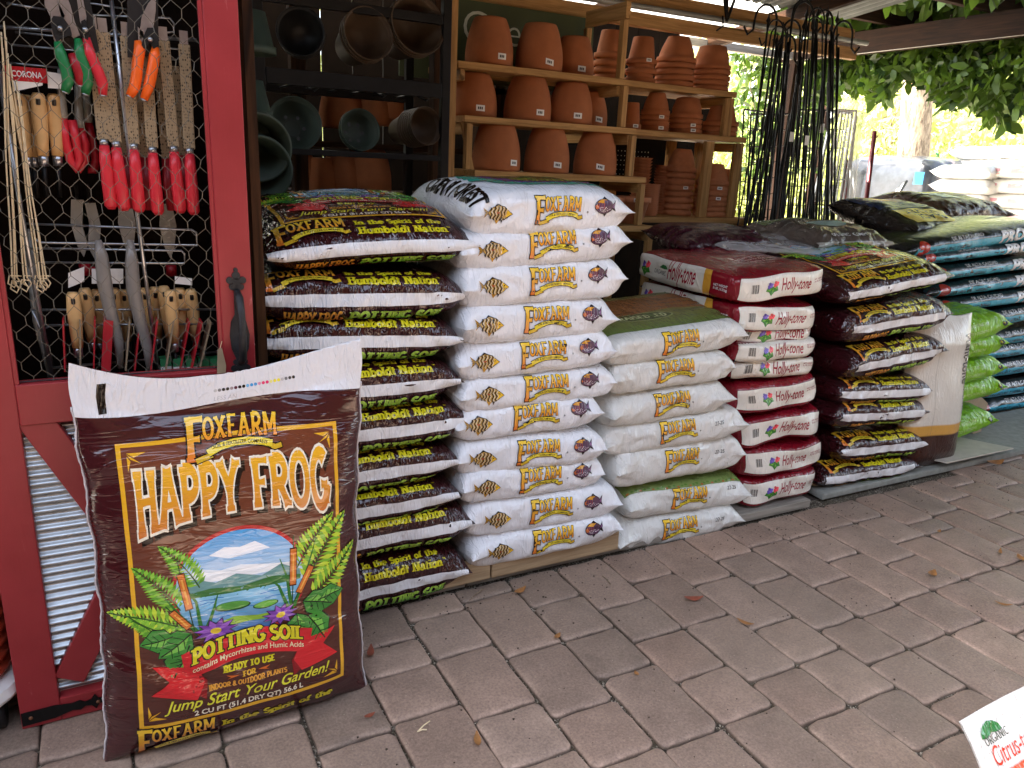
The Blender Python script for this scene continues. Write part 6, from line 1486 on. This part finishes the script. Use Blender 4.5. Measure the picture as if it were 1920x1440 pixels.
# ================================================================== HOOKS, TRELLIS, STAKES
rr = random.Random(14)
for k in range(22):
    xb = 1392+ k*9+rr.uniform(-4, 4); xt = 1440+k*6.2+rr.uniform(-12, 12); yt = rr.uniform(20, 95); Y = 3.02+.018*(k % 6)
    B_ = onY(xb-14, 470, Y); T_ = onY(xt, yt, Y+.10); B_ = B_+(B_-T_)*((B_.z-.02)/(T_.z-B_.z)); r = .0058 if k % 3 else .0042
    pts = [B_, B_.lerp(T_, .5), T_]; d = (T_-B_).normalized(); s_ = -1 if k % 4 else 1
    hook = k % 2 == 0
    if hook:
        rad = .055+.01*(k % 3); c_ = T_+Vector((s_*rad, 0, 0)); pts += [c_+Vector((-s_*rad*math.cos(R(a)), 0, rad*math.sin(R(a)))) for a in range(20, 200, 20)] + [c_+Vector((s_*rad*1.05, 0, -.05)), c_+Vector((s_*rad*1.5, 0, -.075)), c_+Vector((s_*rad*1.9, 0, -.04))]
    o = thing('shepherd_hook', 'black iron garden hook in the leaning bundle, %s of twenty-two from the shelves' % (ORD+['nineteenth', 'twentieth', 'twenty-first', 'last'])[k].replace('topmost', 'first'), 'garden hook', tuple(B_), group='black garden hooks leaning in a bundle')
    MB().tube([p-B_ for p in pts], r, 7).build('rod', 'black_metal', o, smooth=True)
    if not hook: MB().lathe([(0, -.02), (.012, 0), (.004, .02), (0, .05)], 8, Matrix.Translation(T_-B_)).build('finial', 'black_metal', o, smooth=True)
    if k in (9, 13, 17): q = B_.lerp(T_, .72); MB().box(tuple(q-B_+Vector((0, -.008, 0))), (.03, .001, .05)).build('price_tag', 'paper_white', o)
for k in range(26):
    xb = 1398+k*7.2+rr.uniform(-5, 5); xt = 1452+k*4.6+rr.uniform(-16, 16); yt = rr.uniform(60, 190); Y = 3.16+.02*(k % 5)
    B_ = onY(xb-14, 470, Y); T_ = onY(xt, yt, Y+.10); B_ = B_+(B_-T_)*((B_.z-.02)/(T_.z-B_.z))
    o = MB().tube([B_, T_], .0062 if k % 2 else .0048, 7).build('plant_stake', 'black_metal', smooth=True); tag(o, 'straight black plant stake standing among the leaning garden hooks', 'stake', 'straight black stakes among the garden hooks')
def trellis(label, tl, tr, br, bl, Y0, Y1, nc, nr, mat, r=.0035):
    A_, B_, C_, D_ = onY(*tl, Y1), onY(*tr, Y1), onY(*br, Y0), onY(*bl, Y0); t = thing('trellis_panel', label, 'trellis', tuple(D_)); o_ = D_.copy()
    for P in (C_, D_): pass
    C_ = B_+(C_-B_)*((B_.z-.02)/(B_.z-C_.z)); D_ = A_+(D_-A_)*((A_.z-.02)/(A_.z-D_.z))
    for i in range(nc+1): MB().tube([D_.lerp(C_, i/nc)-o_, A_.lerp(B_, i/nc)-o_], r*(1.8 if i in (0, nc) else 1), 6).build('upright_wire', mat, t)
    for j in range(nr+1): MB().tube([D_.lerp(A_, j/nr)-o_, C_.lerp(B_, j/nr)-o_], r*(1.8 if j in (0, nr) else .9), 6).build('cross_wire', mat, t)
    return t
trellis('black wire grid panel leaning between the bowl shelves and the hooks', (1408, 214), (1480, 214), (1455, 400), (1400, 400), 3.7, 3.85, 7, 16, 'black_metal')
trellis('wide black wire grid panel leaning behind the hook bundle', (1500, 206), (1592, 208), (1560, 400), (1470, 400), 3.5, 3.65, 8, 14, 'black_metal')
trellis('grey slatted metal panel leaning beside the wide black grid', (1560, 210), (1598, 212), (1572, 400), (1520, 400), 3.42, 3.56, 6, 3, 'steel', .005)
trellis('pale slatted panel leaning in front of the wide black grid', (1572, 206), (1606, 208), (1578, 400), (1545, 400), 3.3, 3.42, 5, 4, 'paper_white', .004)
trellis('second black wire grid panel behind the shelf corner', (1395, 205), (1450, 212), (1440, 400), (1385, 400), 4.0, 4.1, 6, 14, 'black_metal')
for k, (a, b_, r, mt, lb) in enumerate((((1612, 212), (1590, 400), .03, 'clear_wrap', 'tall plastic-wrapped roll standing beside the wire panels'), ((1640, 246), (1622, 392), .016, 'maroon_paint', 'maroon painted metal post standing behind the brown bags'), ((1588, 300), (1578, 400), .02, 'maroon_paint', 'dark red tube beside the plastic-wrapped roll'), ((1604, 218), (1584, 400), .012, 'paper_white', 'white plastic pole leaning on the wire panels'))):
    A_ = onY(*a, 3.5); B_ = onY(*b_, 3.45); B_ = A_+(B_-A_)*((A_.z-.02)/(A_.z-B_.z)); o = MB().tube([B_, B_.lerp(A_, .5), A_], [r, r*1.1, r*.9], 10).build(['wrapped_roll', 'metal_post', 'red_tube', 'white_pole'][k], mt, smooth=True); tag(o, lb, ['roll', 'post', 'tube', 'pole'][k])
for k in range(4):
    A_ = onY(1700-k*5, 340+k*5, 3.6); B_ = onY(1668-k*4, 392, 3.5); B_ = A_+(B_-A_)*((A_.z-.02)/(A_.z-B_.z)) if A_.z > B_.z+.05 else B_
    o = MB().tube([B_, A_], .01, 8).build('garden_stake', 'black_plastic' if k % 2 == 0 else 'paper_white', smooth=True); tag(o, '%s stake with a cut end leaning behind the yellow-labelled bag, %s of the four' % (['black', 'white'][k % 2], ['highest', 'second highest', 'third highest', 'lowest'][k]), 'stake', 'garden stakes behind the bags')
# ================================================================== SUNLIT YARD
def tree(label, base, top, r0, r1, crown_c, crown_r, n, leaf, seed, bend=.1, limbs=6, mat='tree_leaf'):
    t = thing('tree', label, 'tree', tuple(base)); rr = random.Random(seed); b_ = Vector(base); tp = Vector(top); o_ = b_.copy(); m_ = MB()
    pts = [b_.lerp(tp, i/8)+Vector((math.sin(i*.9)*bend*r0*3, math.cos(i*1.1)*bend*r0*3, 0))-o_ for i in range(9)]; m_.tube(pts, [r0+(r1-r0)*i/8 for i in range(9)], 14)
    cc = Vector(crown_c)
    for k in range(limbs):
        s_ = pts[4+k % 5]; e = cc-o_+Vector((rr.uniform(-1, 1)*crown_r[0]*.7, rr.uniform(-1, 1)*crown_r[1]*.7, rr.uniform(-.7, .8)*crown_r[2])); mid_ = s_.lerp(e, .5)+Vector((0, 0, .2)); m_.tube([s_, mid_, e], [r1*.6, r1*.35, r1*.12], 7)
    m_.build('trunk', 'bark', t, smooth=True)
    if n:
        cl = [Vector((rr.gauss(0, .5)*crown_r[0], rr.gauss(0, .5)*crown_r[1], rr.gauss(0, .45)*crown_r[2])) for _ in range(46)]; P = []
        for i in range(n): c_ = rr.choice(cl); q = .2*sum(crown_r)/3; P.append(cc-o_+c_+Vector((rr.gauss(0, q), rr.gauss(0, q), rr.gauss(0, q*.7))))
        leaves(P, leaf, 'crown', mat, t, seed)
    return t
T1a, T1b = onX(1682, 392, 9.0), onX(1735, 150, 9.0); d = (T1b-T1a); base = T1a-d*((T1a.z)/(d.z))
tree('leaning oak trunk with rough pale bark beyond the pergola', base, T1b+d*.9, .21, .15, T1b+d*1.3+Vector((0, 0, 1.2)), (2.2, 2.2, 1.2), 2500, .16, 51)
T2a, T2b = onX(1812, 300, 15), onX(1806, 190, 15)
tt = tree('thin leafless tree with fine pale twigs in the sunny yard', Vector((T2a.x, T2a.y, 0)), T2b, .09, .04, T2b, (.6, .6, .7), 0, .1, 52, limbs=0)
m_ = MB(); rr = random.Random(3)
for k in range(34):
    s_ = Vector((T2a.x, T2a.y, 0)).lerp(T2b, rr.uniform(.7, 1)); e = s_+Vector((rr.uniform(-.8, .8), rr.uniform(-.8, .8), rr.uniform(-.3, .9))); m_.tube([s_-tt.location, s_.lerp(e, .5)+Vector((0, 0, .1))-tt.location, e-tt.location], [.016, .01, .004], 5)
m_.build('twigs', 'bare_twig', tt)
specs = [(1330, 16, 1.2, 2.4), (1450, 15, .8, 2.6), (1560, 17, 1.6, 3.0), (1640, 14, 1.4, 2.3), (1720, 19, 1.8, 3.0), (1790, 16, 1.6, 2.6), (1860, 18, 1.9, 3.0), (1930, 15, 1.8, 2.8), (2010, 20, 2.0, 3.2), (1240, 15, 1.0, 2.4), (1120, 12, 1.0, 2.2)]
for k, (px_, X_d, zc, cr) in enumerate(specs):
    d = _ray(px_, 300); d.z = 0; d.normalize(); c_ = Vector((0, 0, 0))+d*X_d*1.1; c_.z = zc
    tree('sunlit yellow-green tree beyond the yard, %s of the row from the shed side' % ['third', 'fourth', 'fifth', 'sixth', 'seventh', 'eighth', 'ninth', 'tenth', 'last', 'second', 'first'][k], (c_.x, c_.y, 0), (c_.x, c_.y, zc+1), .12, .06, c_, (cr*.75, cr*.75, cr*.85), 6000, .13, 60+k, limbs=4)
rr = random.Random(8); P = []
for i in range(30000):
    a = R(rr.uniform(8, 110)); q = rr.uniform(21, 25); P.append(Vector((q*math.cos(a), q*math.sin(a), abs(rr.gauss(0, 1))*3.2)))
kind(leaves(P, .34, 'far_woods', 'tree_leaf', None, 99), 'stuff')
# green fence
o = thing('yard_fence', 'dark green metal rail fence in the sunny yard behind the trunk', 'fence', (0, 0, 0)); FY = 13.5
fa, fb = onX(1690, 256, FY), onX(1800, 257, FY)
MB().tube([fa, fb], .03, 8).build('top_rail', 'fence_green', o); 
for x in (1700, 1764): q = onX(x, 256, FY); MB().tube([(q.x, q.y, 0), q], .03, 8).build('fence_post', 'fence_green', o)
# wrapped pallet
c0, c1 = onX(1608, 296, 8.2), onX(1778, 300, 8.2); wz = (c0.z+c1.z)/2
o = thing('wrapped_pallet', 'pallet load shrink-wrapped in shiny dark plastic with a blue label', 'pallet load', (8.5, (c0.y+c1.y)/2, 0)); wy = abs(c0.y-c1.y)
S_ = boxbag(1.1, wy, wz-.12, 300, 9, .05)
bmx = boxbag_mesh('wrap', S_, 'shrink_black', ALLF((1, 1, 1)), 30); bmx.parent = o; bmx.location = (0, 0, .12+(wz-.12)/2)
MB().box((0, 0, .06), (1.1, wy, .12)).build('pallet_base', 'pallet_y', o)
q = onX(1738, 335, 8.0); MB().box((q.x-8.5-.14, q.y-o.location.y, q.z), (.004, .11, .13)).build('blue_label', 'blue_label', o)
# pale bag pallets, burnt out by the sun, their print paled to suggest haze
sp_ = pillow(.62, .42, .15, seed=301, n=3, taper=7); proto = bag_mesh('feed_bag', sp_, 'film_clean', lin('#f0eeea'), 24, 40)
pink = Art(); pink.rect(-.24, -.03, -.10, .02, lin('#e8a0a8'), 0, 'print'); pink.rect(.0, -.02, .14, .02, lin('#e6a4ac'), 0, 'print'); pr_ = pink.cook(.06); print_on(proto, pr_, sp_, 'film_clean')
rr = random.Random(12); used = False; kk = 0
for s_, (px_, topy, X) in enumerate(((1828, 312, 7.6), (1926, 310, 7.7), (2022, 312, 7.6), (1852, 278, 8.8), (1936, 276, 8.8))):
    q = onX(px_, topy, X); n = int((q.z-.1)/.135)+1
    for k in range(n):
        lb = 'white pink-printed feed bag, %s in the sunlit stack %s' % (nth(k, n), ['beside the dark wrapped load', 'in the middle', 'at the far side', 'rear by the tree', 'rear middle'][s_])
        loc = (X+rr.uniform(-.02, .02), q.y+rr.uniform(-.02, .02), q.z-.06-k*.135); rot = (0, 0, R(-90+rr.uniform(-4, 4)))
        if not used: proto.location = loc; proto.rotation_euler = rot; tag(proto, lb, 'bag', 'white feed bags on pallets in the sun'); used = True
        else: dup(proto, loc, rot, lb)
# ================================================================== SMALL THINGS ON THE PAVING
def leafbit(px, py, L_, w_, mat, ang, label, curl=.3, cat='leaf'):
    P = onZ(px, py, .004); v = []; n = 8
    for i in range(n+1):
        t_ = i/n; ww = w_*math.sin(PI*min(.97, t_+.03))**.7/2; z = .003+curl*L_*.5*(2*t_-1)**2
        v += [(L_*(t_-.5), ww, z+ww*curl), (L_*(t_-.5), 0, z), (L_*(t_-.5), -ww, z+ww*curl*.6)]
    f = []
    for i in range(n): a = i*3; f += [(a, a+1, a+4, a+3), (a+1, a+2, a+5, a+4)]
    o = MB().add(v, f).build('fallen_leaf', mat, smooth=True, loc=P, rot=(0, 0, R(ang))); return tag(o, label, cat, 'fallen leaves on the paving')
for a in ((695, 1225, .05, .018, 'red_leaf', 70, 'reddish curled leaf on the paver beside the upright bag'), (693, 1344, .028, .012, 'red_leaf', 10, 'small dark red leaf on the paving below the upright bag'), (1300, 1125, .06, .022, 'red_leaf', -20, 'brown curled leaf in the middle of the paving'),
          (1397, 1170, .05, .014, 'dead_leaf', -60, 'narrow tan leaf in a joint near the middle of the paving'), (1748, 1078, .05, .026, 'dead_leaf', 20, 'pale curled leaf near the far joints'), (1880, 1135, .05, .012, 'dead_leaf', -50, 'thin curled yellow leaf at the paving edge of view'),
          (1915, 1050, .05, .03, 'dead_leaf', 60, 'bright yellow-brown leaf at the far edge of view'), (1875, 1037, .05, .012, 'dead_leaf', 30, 'thin straw-coloured leaf by the bright yellow one'), (1865, 870, .10, .045, 'dead_leaf', -10, 'large dry tan leaf by the concrete strip'),
          (1193, 1265, .018, .012, 'dead_leaf', 80, 'tiny tan bud on a square paver'), (895, 1390, .045, .016, 'dead_leaf', 70, 'orange-tan leaf fragment in a joint at the lower paving'), (1045, 1195, .03, .014, 'dead_leaf', 30, 'yellow-tan leaf bit caught in a joint'), (975, 1110, .05, .02, 'dead_leaf', 20, 'tan leaf scrap by the edging board'), (1760, 998, .03, .012, 'dead_leaf', 15, 'pale leaf fleck on the far paving')): leafbit(*a)
for k, (a, b_) in enumerate((((783, 1372), (806, 1352)), ((783, 1372), (800, 1368)), ((880, 1126), (905, 1105)), ((1130, 1080), (1145, 1095)))):
    A_, B_ = onZ(*a, .006), onZ(*b_, .008); o = MB().tube([A_, A_.lerp(B_, .5)+Vector((0, 0, .003)), B_], .0016, 5).build('twig', 'cotton' if k < 2 else 'bark'); tag(o, ['short pale straw in a V on the paving, longer half', 'short pale straw in a V on the paving, shorter half', 'dark twig lying by the edging board', 'dark twig by the pallet front board'][k], 'twig')
# crumbs of soil and grit
r = np.random.default_rng(5); V = []; F = []
for i in range(900):
    if i < 520: x = r.uniform(.5, 4.2); y = 1.84-abs(r.normal(0, .10))
    else: x = r.uniform(.3, 3.5); y = r.uniform(.5, 1.8)
    s_ = r.uniform(.0012, .0042); b = len(V); V += [(x+s_*a, y+s_*b2, .001+s_*c2*.7) for a, b2, c2 in ((1, 0, 0), (-.5, .9, 0), (-.6, -.8, 0), (.1, .1, 1.2))]; F += [(b, b+1, b+3), (b+1, b+2, b+3), (b+2, b, b+3)]
cm = simple('soil_crumb', lin('#3a2d22'), .9, 0, .5, 60, 0); o = MB().add(V, F).build('soil_crumbs', 'soil_crumb'); kind(o, 'stuff')
# ================================================================== WHITE BAG AT THE CORNER OF THE VIEW
TL_, TR_ = onZ(1798, 1353, .36), onZ(1945, 1275, .36); an = math.atan2(TR_.y-TL_.y, TR_.x-TL_.x); W_ = .42; Hb = .45
def S(x, y, side=-1):
    x = np.asarray(x, float); y = np.asarray(y, float); u = np.clip(x/(W_/2), -1, 1); v = np.clip(y/Hb, 0, 1)
    t_ = .07*(1-np.abs(u)**3)**.6*np.clip((v+.015)*9, 0, 1)**.5*np.clip((.80-v)*2.4, .0, 1)**1.1
    return np.stack([x, side*(t_+.0015)+.005*np.sin(14*x+20*y)*v, y+0*x], 1)
def cf2(x, y):
    C = np.tile(np.array(lin('#e9e7e2')), (len(x), 1)); C[y < .352] = lin('#e0501e'); C[(y < .335) & (x < -.11)] = lin('#b9a98c'); C[y < .26] = lin('#b8331a'); return C
o = upright_mesh('fertilizer_bag', S, W_, Hb, 'film_clean', cf2, 40, 120)
o.rotation_euler = (R(-38), 0, an); o.location = TL_+Vector((math.cos(an)*W_/2, math.sin(an)*W_/2, 0))-Matrix.Rotation(an, 3, 'Z') @ Matrix.Rotation(R(-38), 3, 'X') @ Vector((0, 0, Hb))
t_ = Art(); t_.text('ORGANIC', -.175, .398, .013, lin('#3c4a3c'), 1, 'lettering', width=.075, wt=.12, slab=.05); t_.sans('Citrus-tone', -.172, .364, .032, lin('#d8402a'), 1, 'lettering', width=.15, bold=.0, shear=.1)
t_.poly([(x_-.03, y_) for x_, y_ in ((-.148, .411), (-.145, .42), (-.132, .428), (-.115, .432), (-.098, .428), (-.086, .42), (-.082, .411), (-.095, .409), (-.115, .413), (-.135, .408))], lin('#2b7a3a'), 1, 'picture')
t_.disc(-.14, .29, .05, .05, lin('#d8d2b0'), 1, 'picture'); t_.disc(-.14, .29, .035, .035, lin('#3a3a30'), 2, 'picture')
print_on(o, t_.cook(.012), S, 'film_clean'); tag(o, 'white-topped orange citrus feed bag poking into view at the lower corner', 'bag')
